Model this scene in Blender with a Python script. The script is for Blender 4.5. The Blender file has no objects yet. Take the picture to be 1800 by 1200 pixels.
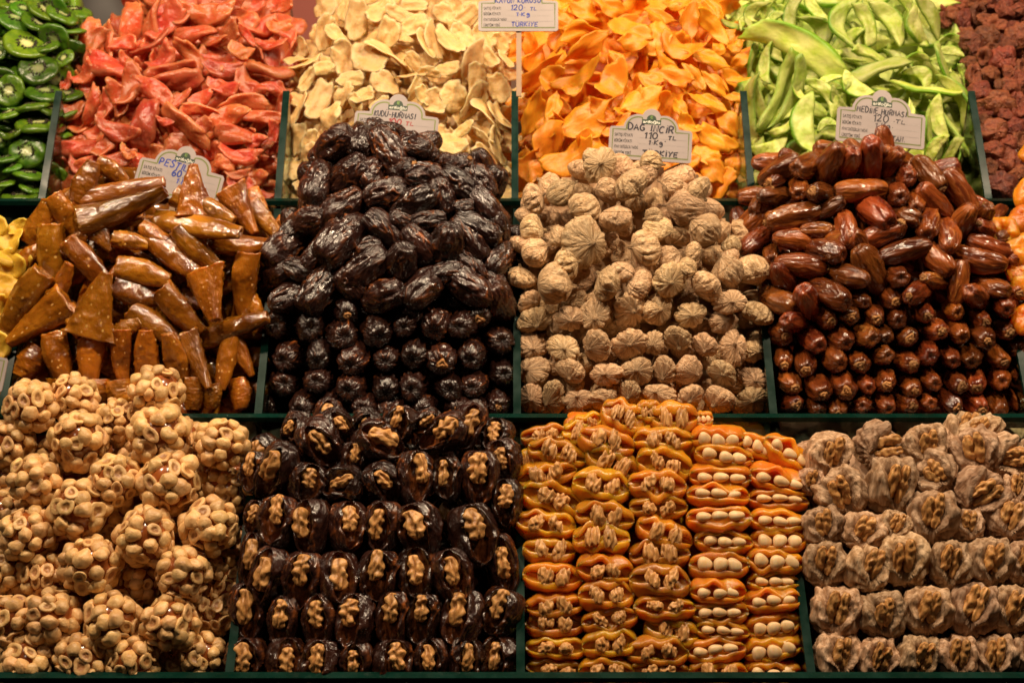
import bpy, math, random
from mathutils import Vector, Matrix, noise, geometry
scene = bpy.context.scene
C = scene.collection
rnd = random.Random(11)
V = Vector
# ------------------------------------------------------------------ camera
PITCH = math.radians(25.0); FPX = 2500.0
CAM = V((0, 0, 1.6))
RT = V((1, 0, 0)); UP = V((0, math.sin(PITCH), math.cos(PITCH))); FW = V((0, math.cos(PITCH), -math.sin(PITCH)))
cd = bpy.data.cameras.new('camera'); co = bpy.data.objects.new('camera', cd); C.objects.link(co)
co.location = CAM; co.rotation_euler = (math.pi/2 - PITCH, 0, 0)
cd.sensor_width = 36; cd.lens = 36*FPX/1800; cd.clip_start = .02; cd.clip_end = 60
cd.dof.use_dof = True; cd.dof.focus_distance = 1.06; cd.dof.aperture_fstop = 8.0
scene.camera = co
# ------------------------------------------------------------------ light
w = bpy.data.worlds.new('World'); scene.world = w; w.use_nodes = True
bg = w.node_tree.nodes['Background']; bg.inputs[0].default_value = (1, .78, .58, 1); bg.inputs[1].default_value = .008
def lamp(name, loc, target, size, power, col):
    l = bpy.data.lights.new(name, 'AREA'); l.shape = 'DISK'; l.size = size; l.energy = power; l.color = col
    o = bpy.data.objects.new(name, l); C.objects.link(o); o.location = loc
    o.rotation_euler = (V(target)-V(loc)).to_track_quat('-Z', 'Y').to_euler(); return o
WARM = (1, .76, .51)
for lx in (-.66, -.22, .22, .66):
    lamp('stall_lamp', (lx, .98+.04*math.sin(lx*9), 1.98), (lx*.75, 1.05, 1.15), .055, 5.0, WARM)
lamp('aisle_fill', (-.55, .1, 2.4), (0, 1.05, 1.15), .16, .95, (1, .80, .58))  # added frontal fill from the aisle side, not a hanging lamp
lamp('back_lamp', (.15, 1.5, 2.05), (.1, 1.25, 1.2), .25, 1.6, WARM)
scene.view_settings.view_transform = 'Standard'; scene.view_settings.look = 'None'
scene.view_settings.exposure = 0; scene.view_settings.gamma = 1
scene.cycles.max_bounces = 8; scene.cycles.use_denoising = True
scene.cycles.caustics_reflective = False; scene.cycles.caustics_refractive = False
# ------------------------------------------------------------------ helpers
def P(px, py, d):
    return CAM + d*(FW + RT*((px-900)/FPX) + UP*((600-py)/FPX))
def S(npx, d): return npx/FPX*d
def link(name, me, parent=None):
    o = bpy.data.objects.new(name, me); C.objects.link(o)
    if parent is not None: o.parent = parent
    return o
def tag(o, label, cat, group=None):
    o['label'] = label; o['category'] = cat
    if group: o['group'] = group
    return o
def kind(o, k): o['kind'] = k; return o
def mesh(name, vs, fs, mat, attr=None, smooth=True):
    me = bpy.data.meshes.new(name); me.from_pydata([tuple(v) for v in vs], [], fs)
    if attr is not None:
        a = me.attributes.new('mark', 'FLOAT', 'POINT'); a.data.foreach_set('value', attr)
    me.materials.append(mat)
    if smooth: me.polygons.foreach_set('use_smooth', [True]*len(fs))
    me.update(); return me
def N(x, y, z): return noise.noise(V((x, y, z)))
def ridged(x, y, z, k=4): return max(0, 1-abs(N(x, y, z))*1.9)**k
def sst(a, b, x):
    t = min(1, max(0, (x-a)/(b-a))); return t*t*(3-2*t)
def lathe(name, nu, nv, fn, mat):
    """closed skin: fn(t, phi) -> (x, y, z, mark); poles at t=0 and t=1"""
    vs, at, fs = [], [], []
    def add(p): vs.append(p[:3]); at.append(p[3])
    add(fn(0, 0))
    for i in range(1, nu):
        for j in range(nv): add(fn(i/nu, 2*math.pi*j/nv))
    add(fn(1, 0)); last = len(vs)-1
    for j in range(nv):
        fs.append((0, 1+(j+1) % nv, 1+j)); b = 1+(nu-2)*nv
        fs.append((last, b+j, b+(j+1) % nv))
    for i in range(nu-2):
        for j in range(nv):
            a = 1+i*nv; b = a+nv; k = (j+1) % nv
            fs.append((a+j, a+k, b+k, b+j))
    me = mesh(name, vs, fs, mat, at)
    fl = me.attributes.new('flow', 'FLOAT_VECTOR', 'POINT'); co_ = [(0., 1., 0.)]
    for i in range(1, nu):
        for j in range(nv): co_.append((i/nu, math.cos(2*math.pi*j/nv), math.sin(2*math.pi*j/nv)))
    co_.append((1., 1., 0.)); fl.data.foreach_set('vector', [c for v in co_ for c in v]); return me
def box(name, lo, hi, mat, parent=None):
    x0, y0, z0 = lo; x1, y1, z1 = hi
    vs = [(x0,y0,z0),(x1,y0,z0),(x1,y1,z0),(x0,y1,z0),(x0,y0,z1),(x1,y0,z1),(x1,y1,z1),(x0,y1,z1)]
    fs = [(0,3,2,1),(4,5,6,7),(0,1,5,4),(1,2,6,5),(2,3,7,6),(3,0,4,7)]
    return link(name, mesh(name, vs, fs, mat, None, False), parent)
# ------------------------------------------------------------------ materials
def make_mat(name, c1, c2, c3=None, rough=.5, sss=0, srad=(1, .4, .15), sscale=.006, coat=0, crough=.1,
             nscale=5, bump=None, rand=.25, hue=0, speck=None, spec=.5, stretch=(1, 1, 1), rough2=None, contrast=(.35, .65), ridge=None, flow=False, warp=.6):
    m = bpy.data.materials.new(name); m.use_nodes = True; nt = m.node_tree; n = nt.nodes; L = nt.links.new
    b = n['Principled BSDF']
    tc = n.new('ShaderNodeTexCoord'); oi = n.new('ShaderNodeObjectInfo')
    mul = n.new('ShaderNodeMath'); mul.operation = 'MULTIPLY'; mul.inputs[1].default_value = 37.3; L(oi.outputs['Random'], mul.inputs[0])
    off = n.new('ShaderNodeVectorMath'); off.operation = 'ADD'; fa = n.new('ShaderNodeAttribute'); fa.attribute_name = 'flow'; L(fa.outputs['Vector'] if flow else tc.outputs['Object'], off.inputs[0]); L(mul.outputs[0], off.inputs[1])
    sc = n.new('ShaderNodeVectorMath'); sc.operation = 'MULTIPLY'; sc.inputs[1].default_value = stretch; L(off.outputs[0], sc.inputs[0])
    nz = n.new('ShaderNodeTexNoise'); nz.inputs['Scale'].default_value = nscale; nz.inputs['Detail'].default_value = 5; L(sc.outputs[0], nz.inputs['Vector'])
    mr = n.new('ShaderNodeMapRange'); mr.inputs[1].default_value = contrast[0]; mr.inputs[2].default_value = contrast[1]; L(nz.outputs['Fac'], mr.inputs[0])
    def mix(fac, a, bb):
        x = n.new('ShaderNodeMix'); x.data_type = 'RGBA'
        for s, val in ((x.inputs[0], fac), (x.inputs[6], a), (x.inputs[7], bb)):
            if isinstance(val, (int, float)): s.default_value = val
            elif isinstance(val, tuple): s.default_value = (*val, 1)
            else: L(val, s)
        return x.outputs[2]
    col = mix(mr.outputs[0], c1, c2)
    if c3 is not None:
        at = n.new('ShaderNodeAttribute'); at.attribute_name = 'mark'
        col = mix(at.outputs['Fac'], col, c3)
    if speck:
        vo = n.new('ShaderNodeTexVoronoi'); vo.inputs['Scale'].default_value = speck[0]; L(off.outputs[0], vo.inputs['Vector'])
        m2 = n.new('ShaderNodeMapRange'); m2.inputs[1].default_value = speck[2]; m2.inputs[2].default_value = speck[2]*.6
        L(vo.outputs['Distance'], m2.inputs[0])
        gate = n.new('ShaderNodeMath'); gate.operation = 'GREATER_THAN'; gate.inputs[1].default_value = speck[3]
        sp = n.new('ShaderNodeSeparateColor'); L(vo.outputs['Color'], sp.inputs[0]); L(sp.outputs[0], gate.inputs[0])
        mm = n.new('ShaderNodeMath'); mm.operation = 'MULTIPLY'; L(m2.outputs[0], mm.inputs[0]); L(gate.outputs[0], mm.inputs[1])
        col = mix(mm.outputs[0], col, speck[1])
    hs = n.new('ShaderNodeHueSaturation'); L(col, hs.inputs['Color'])
    r2 = n.new('ShaderNodeMapRange'); r2.inputs[3].default_value = 1-rand; r2.inputs[4].default_value = 1+rand; L(oi.outputs['Random'], r2.inputs[0]); L(r2.outputs[0], hs.inputs['Value'])
    if hue:
        fr = n.new('ShaderNodeMath'); fr.operation = 'FRACT'; L(mul.outputs[0], fr.inputs[0])
        r3 = n.new('ShaderNodeMapRange'); r3.inputs[3].default_value = .5-hue; r3.inputs[4].default_value = .5+hue; L(fr.outputs[0], r3.inputs[0]); L(r3.outputs[0], hs.inputs['Hue'])
    L(hs.outputs[0], b.inputs['Base Color'])
    b.inputs['Roughness'].default_value = rough; b.inputs['Specular IOR Level'].default_value = spec
    if rough2 is not None:
        r4 = n.new('ShaderNodeMapRange'); r4.inputs[1].default_value = .35; r4.inputs[2].default_value = .65
        r4.inputs[3].default_value = rough; r4.inputs[4].default_value = rough2; L(nz.outputs['Fac'], r4.inputs[0]); L(r4.outputs[0], b.inputs['Roughness'])
    if sss:
        b.inputs['Subsurface Weight'].default_value = sss; b.inputs['Subsurface Radius'].default_value = srad; b.inputs['Subsurface Scale'].default_value = sscale
    if coat:
        b.inputs['Coat Weight'].default_value = coat; b.inputs['Coat Roughness'].default_value = crough
    if bump:
        nb = n.new('ShaderNodeTexNoise'); nb.inputs['Scale'].default_value = bump[0]; nb.inputs['Detail'].default_value = 4 if flow else 6; nb.inputs['Distortion'].default_value = warp if flow else 0; nz.inputs['Distortion'].default_value = warp if flow else 0; L(sc.outputs[0], nb.inputs['Vector'])
        bp = n.new('ShaderNodeBump'); bp.inputs['Strength'].default_value = bump[1]; bp.inputs['Distance'].default_value = bump[2]
        L(nb.outputs['Fac'], bp.inputs['Height']); L(bp.outputs[0], b.inputs['Normal'])
        last = bp
        if ridge:
            nr = n.new('ShaderNodeTexNoise'); nr.noise_type = 'RIDGED_MULTIFRACTAL'; nr.inputs['Scale'].default_value = ridge[0]; nr.inputs['Detail'].default_value = 3
            nr.inputs['Distortion'].default_value = .5
            L(sc.outputs[0], nr.inputs['Vector']); b2 = n.new('ShaderNodeBump'); b2.inputs['Strength'].default_value = ridge[1]; b2.inputs['Distance'].default_value = ridge[2]
            L(nr.outputs['Fac'], b2.inputs['Height']); L(bp.outputs[0], b2.inputs['Normal']); last = b2; L(b2.outputs[0], b.inputs['Normal'])
        if coat: L(last.outputs[0], b.inputs['Coat Normal'])
    return m
M = {}
M['dark_date'] = make_mat('dark date skin', (.016, .006, .005), (.034, .010, .006), (.36, .10, .018), rough=.19, rough2=.34, coat=.4, crough=.13, nscale=2.2, bump=(2.6, .9, .0022), stretch=(2.6, 1.1, 1.1), rand=.45, spec=.6, flow=True)
M['date'] = make_mat('brown date skin', (.085, .016, .005), (.25, .058, .009), (.46, .18, .045), rough=.18, rough2=.34, coat=.5, crough=.10, nscale=1.0, bump=(1.7, .8, .0020), stretch=(2.4, 1.1, 1.1), rand=.5, hue=.010, sss=.12, sscale=.004, flow=True)
M['calyx'] = make_mat('date stem cap', (.46, .235, .075), (.30, .115, .03), rough=.6, bump=(5, .8, .002), rand=.35)
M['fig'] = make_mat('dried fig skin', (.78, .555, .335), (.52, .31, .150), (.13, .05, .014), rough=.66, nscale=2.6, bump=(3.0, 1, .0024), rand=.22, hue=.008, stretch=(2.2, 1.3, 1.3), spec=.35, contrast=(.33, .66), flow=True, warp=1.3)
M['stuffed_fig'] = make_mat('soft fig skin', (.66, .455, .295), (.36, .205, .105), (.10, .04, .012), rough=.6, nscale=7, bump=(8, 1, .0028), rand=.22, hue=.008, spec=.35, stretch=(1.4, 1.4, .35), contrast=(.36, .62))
M['walnut'] = make_mat('walnut skin', (.70, .39, .145), (.54, .25, .07), (.22, .08, .02), rough=.38, nscale=5, bump=(9, .5, .0012), rand=.18, sss=.08, sscale=.003)
M['almond'] = make_mat('blanched almond', (.80, .58, .33), (.72, .47, .22), rough=.4, nscale=3, rand=.1, sss=.2, sscale=.004)
M['hazel'] = make_mat('roasted hazelnut', (.80, .52, .235), (.66, .375, .14), (.30, .11, .03), rough=.38, nscale=3, bump=(7, .4, .0012), rand=.2, hue=.006)
M['caramel'] = make_mat('caramel core', (.30, .080, .016), (.18, .045, .010), rough=.2, nscale=4, coat=.7)
M['pestil'] = make_mat('amber fruit leather', (.16, .046, .003), (.42, .150, .009), None, rough=.14, rough2=.28, coat=1, crough=.04, nscale=2.0, bump=(5, .7, .003), rand=.34, hue=.008, speck=(9, (.60, .34, .10), .24, .6), sss=.45, srad=(1, .4, .06), sscale=.008)
M['apricot'] = make_mat('soft apricot', (.72, .250, .010), (.56, .160, .005), None, rough=.30, rough2=.44, nscale=2.0, bump=(6, .7, .0016), rand=.26, hue=.008, sss=.85, srad=(1, .45, .08), sscale=.016, coat=.25, crough=.2)
M['golden'] = make_mat('golden dried apricot', (.60, .250, .012), (.40, .145, .005), None, rough=.30, rough2=.44, nscale=2.0, bump=(6, .7, .0016), rand=.3, hue=.010, sss=.8, srad=(1, .5, .08), sscale=.016, coat=.3, crough=.18)
M['red'] = make_mat('candied red slice', (.56, .080, .030), (.53, .140, .048), (.66, .24, .10), rough=.30, nscale=3, bump=(9, .7, .002), rand=.32, hue=.010, sss=.6, srad=(1, .3, .15), sscale=.009, coat=.25, crough=.2, speck=(16, (.78, .42, .28), .25, .72))
M['ginger'] = make_mat('candied ginger slice', (.76, .52, .225), (.68, .42, .15), (.82, .62, .33), rough=.46, nscale=3, bump=(9, .45, .003), rand=.14, hue=.005, sss=.4, srad=(1, .6, .25), sscale=.006, speck=(18, (.85, .68, .42), .25, .75))
M['mango'] = make_mat('dried mango slice', (.80, .265, .010), (.82, .32, .018), None, rough=.44, nscale=2.5, bump=(5, .35, .003), rand=.14, hue=.007, sss=.45, srad=(1, .5, .1), sscale=.006, stretch=(.5, 2, 1))
M['yellow'] = make_mat('dried pineapple piece', (.72, .46, .05), (.66, .38, .03), None, rough=.45, nscale=2.5, bump=(5, .3, .006), rand=.12, sss=.4, srad=(1, .7, .15), sscale=.006)
M['pomelo'] = make_mat('candied pomelo peel', (.38, .49, .055), (.58, .61, .20), (.14, .31, .007), rough=.46, nscale=5, bump=(12, .6, .002), rand=.32, hue=.012, sss=.2, srad=(.6, 1, .3), sscale=.004)
M['berry'] = make_mat('dried strawberry', (.22, .046, .020), (.09, .017, .009), (.32, .095, .034), rough=.45, nscale=5, bump=(14, 1, .0022), rand=.3, hue=.01, speck=(22, (.52, .25, .08), .24, .66))
M['kiwi'] = make_mat('dried kiwi flesh', (.050, .135, .006), (.11, .22, .010), (.66, .68, .34), rough=.32, nscale=6, bump=(8, .4, .002), rand=.55, hue=.02, sss=.3, srad=(.5, 1, .2), sscale=.004, coat=.3, crough=.2)
M['seed'] = make_mat('kiwi seed', (.02, .014, .008), (.035, .02, .01), rough=.4)
M['board'] = make_mat('dark stained board', (.022, .017, .012), (.034, .024, .016), rough=.5, nscale=3, stretch=(.3, 4, 4))
M['edge'] = make_mat('polished glass edge', (.0015, .016, .011), (.003, .026, .019), rough=.2, rough2=.34, nscale=60, rand=.1, spec=.12)
M['wall'] = make_mat('warm plaster wall', (.42, .24, .17), (.36, .20, .15), rough=.8, nscale=4)
M['card'] = make_mat('white plastic card', (.37, .32, .32), (.33, .285, .285), rough=.35, nscale=3, rand=.03)
M['olive'] = make_mat('olive border print', (.17, .20, .05), (.12, .15, .03), rough=.5, nscale=300, contrast=(.45, .55))
M['logo'] = make_mat('dark green logo print', (.012, .035, .016), (.015, .04, .02), rough=.4)
M['white'] = make_mat('white print', (.75, .75, .68), (.75, .75, .68), rough=.5)
M['leaf'] = make_mat('green logo leaf', (.16, .30, .06), (.16, .30, .06), rough=.5)
M['black'] = make_mat('black print', (.012, .011, .012), (.02, .02, .02), rough=.5)
M['blue'] = make_mat('blue pen ink', (.012, .03, .28), (.02, .05, .36), rough=.5)
M['inkblack'] = make_mat('black pen ink', (.012, .010, .020), (.02, .015, .03), rough=.4)
M['inkred'] = make_mat('red pen ink', (.25, .012, .02), (.3, .02, .02), rough=.4)
M['dots'] = make_mat('grey dotted print', (.25, .23, .23), (.45, .41, .41), rough=.6, nscale=200)
M['stick'] = make_mat('pale card stick', (.34, .22, .14), (.3, .19, .11), rough=.5)
M['pink'] = make_mat('pink carton', (.75, .25, .20), (.7, .2, .16), rough=.6)
M['grey'] = make_mat('grey bag', (.3, .28, .27), (.2, .19, .19), rough=.6)
def glass():
    m = bpy.data.materials.new('green tinted glass'); m.use_nodes = True; b = m.node_tree.nodes['Principled BSDF']
    b.inputs['Base Color'].default_value = (.55, .80, .68, 1); b.inputs['Transmission Weight'].default_value = 1
    b.inputs['Roughness'].default_value = .04; b.inputs['IOR'].default_value = 1.45; return m
M['glass'] = glass()
# ------------------------------------------------------------------ prototype shapes (length 1 along x)
def RM(x, y, z, oc=3): return noise.ridged_multi_fractal(V((x, y, z)), .9, 2.15, oc, 1.0, 2.0)
def date_mesh(seed, asp, mat, wr=1.0, block=0.0, slit=0.0):
    o = seed*13.7; sides = 5+seed % 2; pw = .56+.07*(seed % 3); bendy = .10*math.sin(seed*2.1); ey = .08*math.sin(seed*3.3)
    def fn(t, ph):
        th = math.pi*t; cx = -math.cos(th); x = .5*cx
        s = math.sin(th)**pw if 0 < t < 1 else 0
        cy, cz = math.cos(ph), math.sin(ph)
        a = asp/2*(1+.14*x+.18*N(x*1.9+o, cy*.9, cz*.9))
        if block: a *= 1-block*.5*(1-math.cos(sides*ph+seed+1.5*N(x*1.5, o, 0)))*.5
        wx = .35*N(x*2.2+o, cy*1.3, cz*1.3); wy = .45*N(x*2.2+o+9, cy*1.3, cz*1.3)
        g = RM(x*3.0+o+wx*1.6, cy*1.9+wy*1.5, cz*1.9+wx*1.5)/1.55
        amt = .35+.65*sst(-.3, .2, N(x*1.6+o+3, cy, cz))
        e = (g-.75)*amt
        r = s*a*(1+wr*(.27*e+.06*N(x*4+o, cy*2, cz*2)))
        mk = sst(.78, 1.15, g)*amt*min(1, s*1.3)*sst(-.35, .35, N(x*1.2+o+20, cy, cz))
        y, z = r*cy, r*cz*.94
        z += bendy*(x*x*.9-.1); y += ey*x*x
        if t > .5: x -= .07*math.exp(-(s/.38)**2)
        if slit and z > 0:
            wd = slit*max(0, 1-(x/.44)**2)**.5*(1+.25*N(x*5+o, 2, 0))
            if wd > .004:
                yy = y+.03*N(x*4, o, 1)
                k = 1-sst(.5, 1.0, abs(yy)/wd); z -= k*asp*.22; mk = mk*(1-k)+.35*k
                lip = math.exp(-((abs(yy)/wd-1.25)/.35)**2); z += .045*lip*(1+.8*N(x*6+o, 1, sst(-1, 1, y)))
        return (x, y, z, mk)
    return lathe('date_skin', 76, 80, fn, mat)
def fig_mesh(seed, neck=.5, mat=None):
    o = seed*9.1; k1 = 7+seed % 4; k2 = 19+seed % 9; bx = math.sin(seed*1.7); by = math.cos(seed*2.9)
    flat = .60+.09*(seed % 4); dd = V((math.sin(seed*4.1), math.cos(seed*4.1), .4*math.sin(seed))).normalized()
    def fn(t, ph):
        # t=0 the flat eye end, t=1 the stalk
        x = -.40+.80*t
        u = min(1, max(0, t/.86)); prof = max(0, 1-((u-.45)/(.45 if u < .45 else .55))**2)**(.50 if u < .45 else .85)
        stalk = .13*(1-.35*sst(.85, 1, t))*(1 if t < .97 else max(0, (1-t)/.03)**.5)
        if t > .6: prof = max(prof, stalk)+.5*min(prof, stalk)*(t < .97)
        if t < 1e-6: prof = 0
        cy, cz = math.cos(ph), math.sin(ph)
        tw = .9*N(t*2.2, o, 0)+seed
        n0 = N(cy*.9+o, cz*.9, t*1.5); n1 = N(cy*2+o, cz*2, t*2.5)
        f1 = math.sin(k1*ph+tw*3+3.2*N(t*3, cy*1.4+o, cz*1.4)); f2 = math.sin(k2*ph-tw*2+5*N(t*3+5, cy*1.6+o, cz*1.6))
        am = .10+1.15*sst(.5, .88, t); am2 = sst(-.25, .25, N(cy*1.3, cz*1.3+o, 4))
        fold = am*(.036*f1+.030*f2*am2)
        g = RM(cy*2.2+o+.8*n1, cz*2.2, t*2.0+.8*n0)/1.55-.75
        pl = ridged(cy*1.3+o+5, cz*1.3, t*1.1, 6)
        dent = math.exp(-((V((x, cy*.4, cz*.4)).normalized()-dd).length/.5)**2)
        r = .45*prof*(1+.20*n0+.10*n1+fold*1.0+.13*g-.24*dent-.16*pl*sst(.1, .3, t))
        y, z = r*cy, r*cz*flat
        bend = sst(.45, 1, t)*neck
        y += .20*bend*bx; z += .18*bend*by; x -= .12*bend
        mk = sst(.0, -.08, fold)*.18+.30*sst(.78, .98, t)+.9*max(0, -g-.05)  # creases browner by pigment, and darkened further to paint in their shading
        return (x, y, z, min(1, mk))
    return lathe('fig_skin', 60, 104, fn, mat or M['fig'])
def walnut_mesh(seed, halves=2):
    o = seed*5.3; fr = 2.6+.35*(seed % 3); curve = .25*math.sin(seed*2.2)
    def fn(t, ph):
        th = math.pi*t; x = -.5*math.cos(th); s = math.sin(th)**.55 if 0 < t < 1 else 0
        cy, cz = math.cos(ph), math.sin(ph)
        sg = 1 if cy > 0 else -1
        lob = math.sin(2*math.pi*fr*x+sg*1.3+seed+4.5*N(x*2.2+o, cy*.8, cz*.8))
        gro = math.exp(-((cy+.25*N(x*4, o, 0))/.20)**2)*(1 if cz > -.2 else .3)
        n = N(x*3.2+o, cy*1.6, cz*1.6); n3 = RM(x*3.0+o, cy*1.1, cz*1.1, 2)/1.4-.7
        r = s*.27*(1+.17*lob*(.3+.7*abs(cy))-.36*gro+.40*n+.30*n3)
        mk = min(1, .75*gro*.7+.6*sst(.1, -.6, lob)*.7)
        return (x, r*cy*1.05+curve*(x*x-.1), r*cz*.9, mk)
    return lathe('walnut_lobes', 34, 34, fn, M['walnut'])
def almond_mesh(seed):
    def fn(t, ph):
        th = math.pi*t; x = -.5*math.cos(th); s = math.sin(th)**.8 if 0 < t < 1 else 0
        r = s*.30*(1-.45*x)*(1+.05*N(x*4+seed*3, math.cos(ph), math.sin(ph)))
        return (x, r*math.cos(ph), r*math.sin(ph)*.72, 0)
    return lathe('almond_kernel', 14, 18, fn, M['almond'])
def hazel_whole(seed):
    def fn(t, ph):
        th = math.pi*t; z = -math.cos(th)*.5; s = math.sin(th) if 0 < t < 1 else 0
        pt = .10*sst(.75, 1, t)
        n = N(math.cos(ph)*1.3+seed*4, math.sin(ph)*1.3, t*2)
        r = .5*s*(1+.34*n); groove = math.exp(-((math.cos(ph+seed))/.12)**2)*(seed % 2)
        r *= 1-.16*groove
        return (r*math.cos(ph), r*math.sin(ph), z*.92+pt, .55*sst(.9, 1, t)+.25*groove)
    return lathe('whole_nut', 12, 18, fn, M['hazel'])
def hazel_half(seed):
    prof = [(0, -.36, 0), (.24, -.34, 0), (.42, -.20, 0), (.50, .0, 0), (.495, .07, 0), (.455, .105, 0), (.30, .10, .06), (.245, .08, .4), (.19, .03, .85), (.10, .0, .8), (0, -.01, .55)]
    nv = 20; n = len(prof)-1
    def fn(t, ph):
        r, z, mk = prof[round(t*n)]
        k = 1+.26*N(math.cos(ph)+seed*3, math.sin(ph), 1)+.06*math.cos(2*ph+seed)
        return (r*k*math.cos(ph), r*k*math.sin(ph)*(1-.06*(seed % 3)), z+.06*N(r*3+math.cos(ph), math.sin(ph), seed), mk)
    return lathe('half_nut', n, nv, fn, M['hazel'])
def pestil_mesh(seed, tri):
    o = seed*7.7
    def fn(t, ph):
        # rolled leaf: wide end at x=-.5, narrow tip at x=+.5, ends tucked in
        e = .055
        if t < e: x = -.5+.10*(1-t/e)*.9; rr = (t/e)*.80
        elif t > 1-e: x = .5-.05*(1-(1-t)/e); rr = ((1-t)/e)*.75
        else: x = -.5+(t-e)/(1-2*e); rr = 1
        u = x+.5
        if tri: wy = .40*(1-u)**.9+.10; wz = .13+.05*(1-u)
        else: wy = .20-.085*u+.06*math.sin(u*3.1); wz = wy*(.80+.15*math.sin(seed))
        pr = .9 if not tri else .75
        cy, cz = math.cos(ph), math.sin(ph)
        sy = math.copysign(abs(cy)**pr, cy); sz = math.copysign(abs(cz)**pr, cz)
        seam = ((ph+seed*1.3+u*(1.4 if tri else .7)) % (2*math.pi))/(2*math.pi)
        k = 1+.13*(seam-.5)
        k *= 1+.10*N(u*2.5+o, cy*1.1, cz*1.1)+.05*N(u*7+o, cy*3, cz*3)
        lump = max(0, N(u*11+o, cy*3.4, cz*3.4)-.28)
        k *= 1+.30*lump
        ed = math.exp(-((x+.5)/.04)**2)*.05+math.exp(-((x-.5)/.03)**2)*.04
        y = wy*rr*sy*(k+ed); z = wz*rr*sz*(k+ed)
        if rr > .99 and u < .02: x += .05*N(cy*2+o, cz*2, 0)
        y += .05*math.sin(seed*1.9)*(u-.5)**2*4; z += .03*N(u*2, o, 3)
        return (x, y, z, 0)
    return lathe('fruit_leather', 44, 40, fn, M['pestil'])
def slab(seed, thick, mat, asp=.5, cres=0, curl=0, twist=0, lump=.15, wav=.03, point=1.0, nv=44, rings=7, mark='rim', cut=0, square=1.0):
    o = seed*6.1; vs, at, fs = [], [], []
    def pt(rho, ph, side):
        c, s = math.cos(ph), math.sin(ph)
        c2 = math.copysign(abs(c)**square, c); s2 = math.copysign(abs(s)**square, s)
        k = 1+lump*N(c*1.2+o, s*1.2, 0)+lump*.5*N(c*3+o, s*3, 2)
        x = .5*rho*k*c2; y = .5*asp*rho*k*s2
        if point != 1: y *= max(.02, 1-(min(1, abs(x)/.5))**2)**(point-.5) if abs(x) < .5 else .02
        if cut: x = min(x, cut)
        h = thick/2*math.sqrt(max(0, 1-rho**5))
        h *= 1+.35*N(x*4+o, y*5, 7)
        z = curl*x*x*2+twist*x*y*4+wav*N(x*3+o, y*4, 5)*2 + side*h
        xx, yy = x, y+cres*(x*x*2.2-.2)
        if mark == 'rim': mk = sst(.72, 1, rho)*.8
        elif mark == 'skin': mk = max(sst(.55, .9, rho*-s if cres > 0 else rho*s), .65*sst(.86, 1, rho))
        else: mk = rho
        vs.append((xx, yy, z)); at.append(mk)
    for side in (1, -1):
        pt(0, 0, side)
        for i in range(1, rings+1 if side == 1 else rings):
            for j in range(nv): pt((i/rings)**.8, 2*math.pi*j/nv, side)
    top0 = 0; bot0 = 1+rings*nv
    ring = lambda b, i, j: b+1+(i-1)*nv+j % nv
    for j in range(nv):
        fs.append((top0, ring(0, 1, j), ring(0, 1, j+1))); fs.append((bot0, ring(bot0, 1, j+1), ring(bot0, 1, j)))
        for i in range(1, rings): fs.append((ring(0, i, j), ring(0, i+1, j), ring(0, i+1, j+1), ring(0, i, j+1)))
        for i in range(1, rings-1): fs.append((ring(bot0, i, j+1), ring(bot0, i+1, j+1), ring(bot0, i+1, j), ring(bot0, i, j)))
        fs.append((ring(bot0, rings-1, j+1), ring(0, rings, j+1), ring(0, rings, j), ring(bot0, rings-1, j)))
    return mesh('slice_body', vs, fs, mat, at)
def berry_mesh(seed):
    o = seed*8.3; ringy = seed % 3 == 0
    def fn(t, ph):
        th = math.pi*t; z = -.5*math.cos(th); s = math.sin(th)**.8 if 0 < t < 1 else 0
        cy, cz = math.cos(ph), math.sin(ph)
        n = N(cy*1.2+o, cz*1.2, z*2.4); n2 = N(cy*3+o, cz*3, z*5)
        r = .5*s*(1+.34*n+.20*n2); z = z*.62*(1+.3*n)
        if ringy: z -= .30*math.exp(-((1-t)/.20)**2)
        z += .10*N(cy*2*s+o, cz*2*s, 9)
        return (r*cy, r*cz*(.78+.07*(seed % 3)), z, max(0, min(1, .5+n2))*.6)
    return lathe('berry_flesh', 22, 28, fn, M['berry'])
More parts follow.
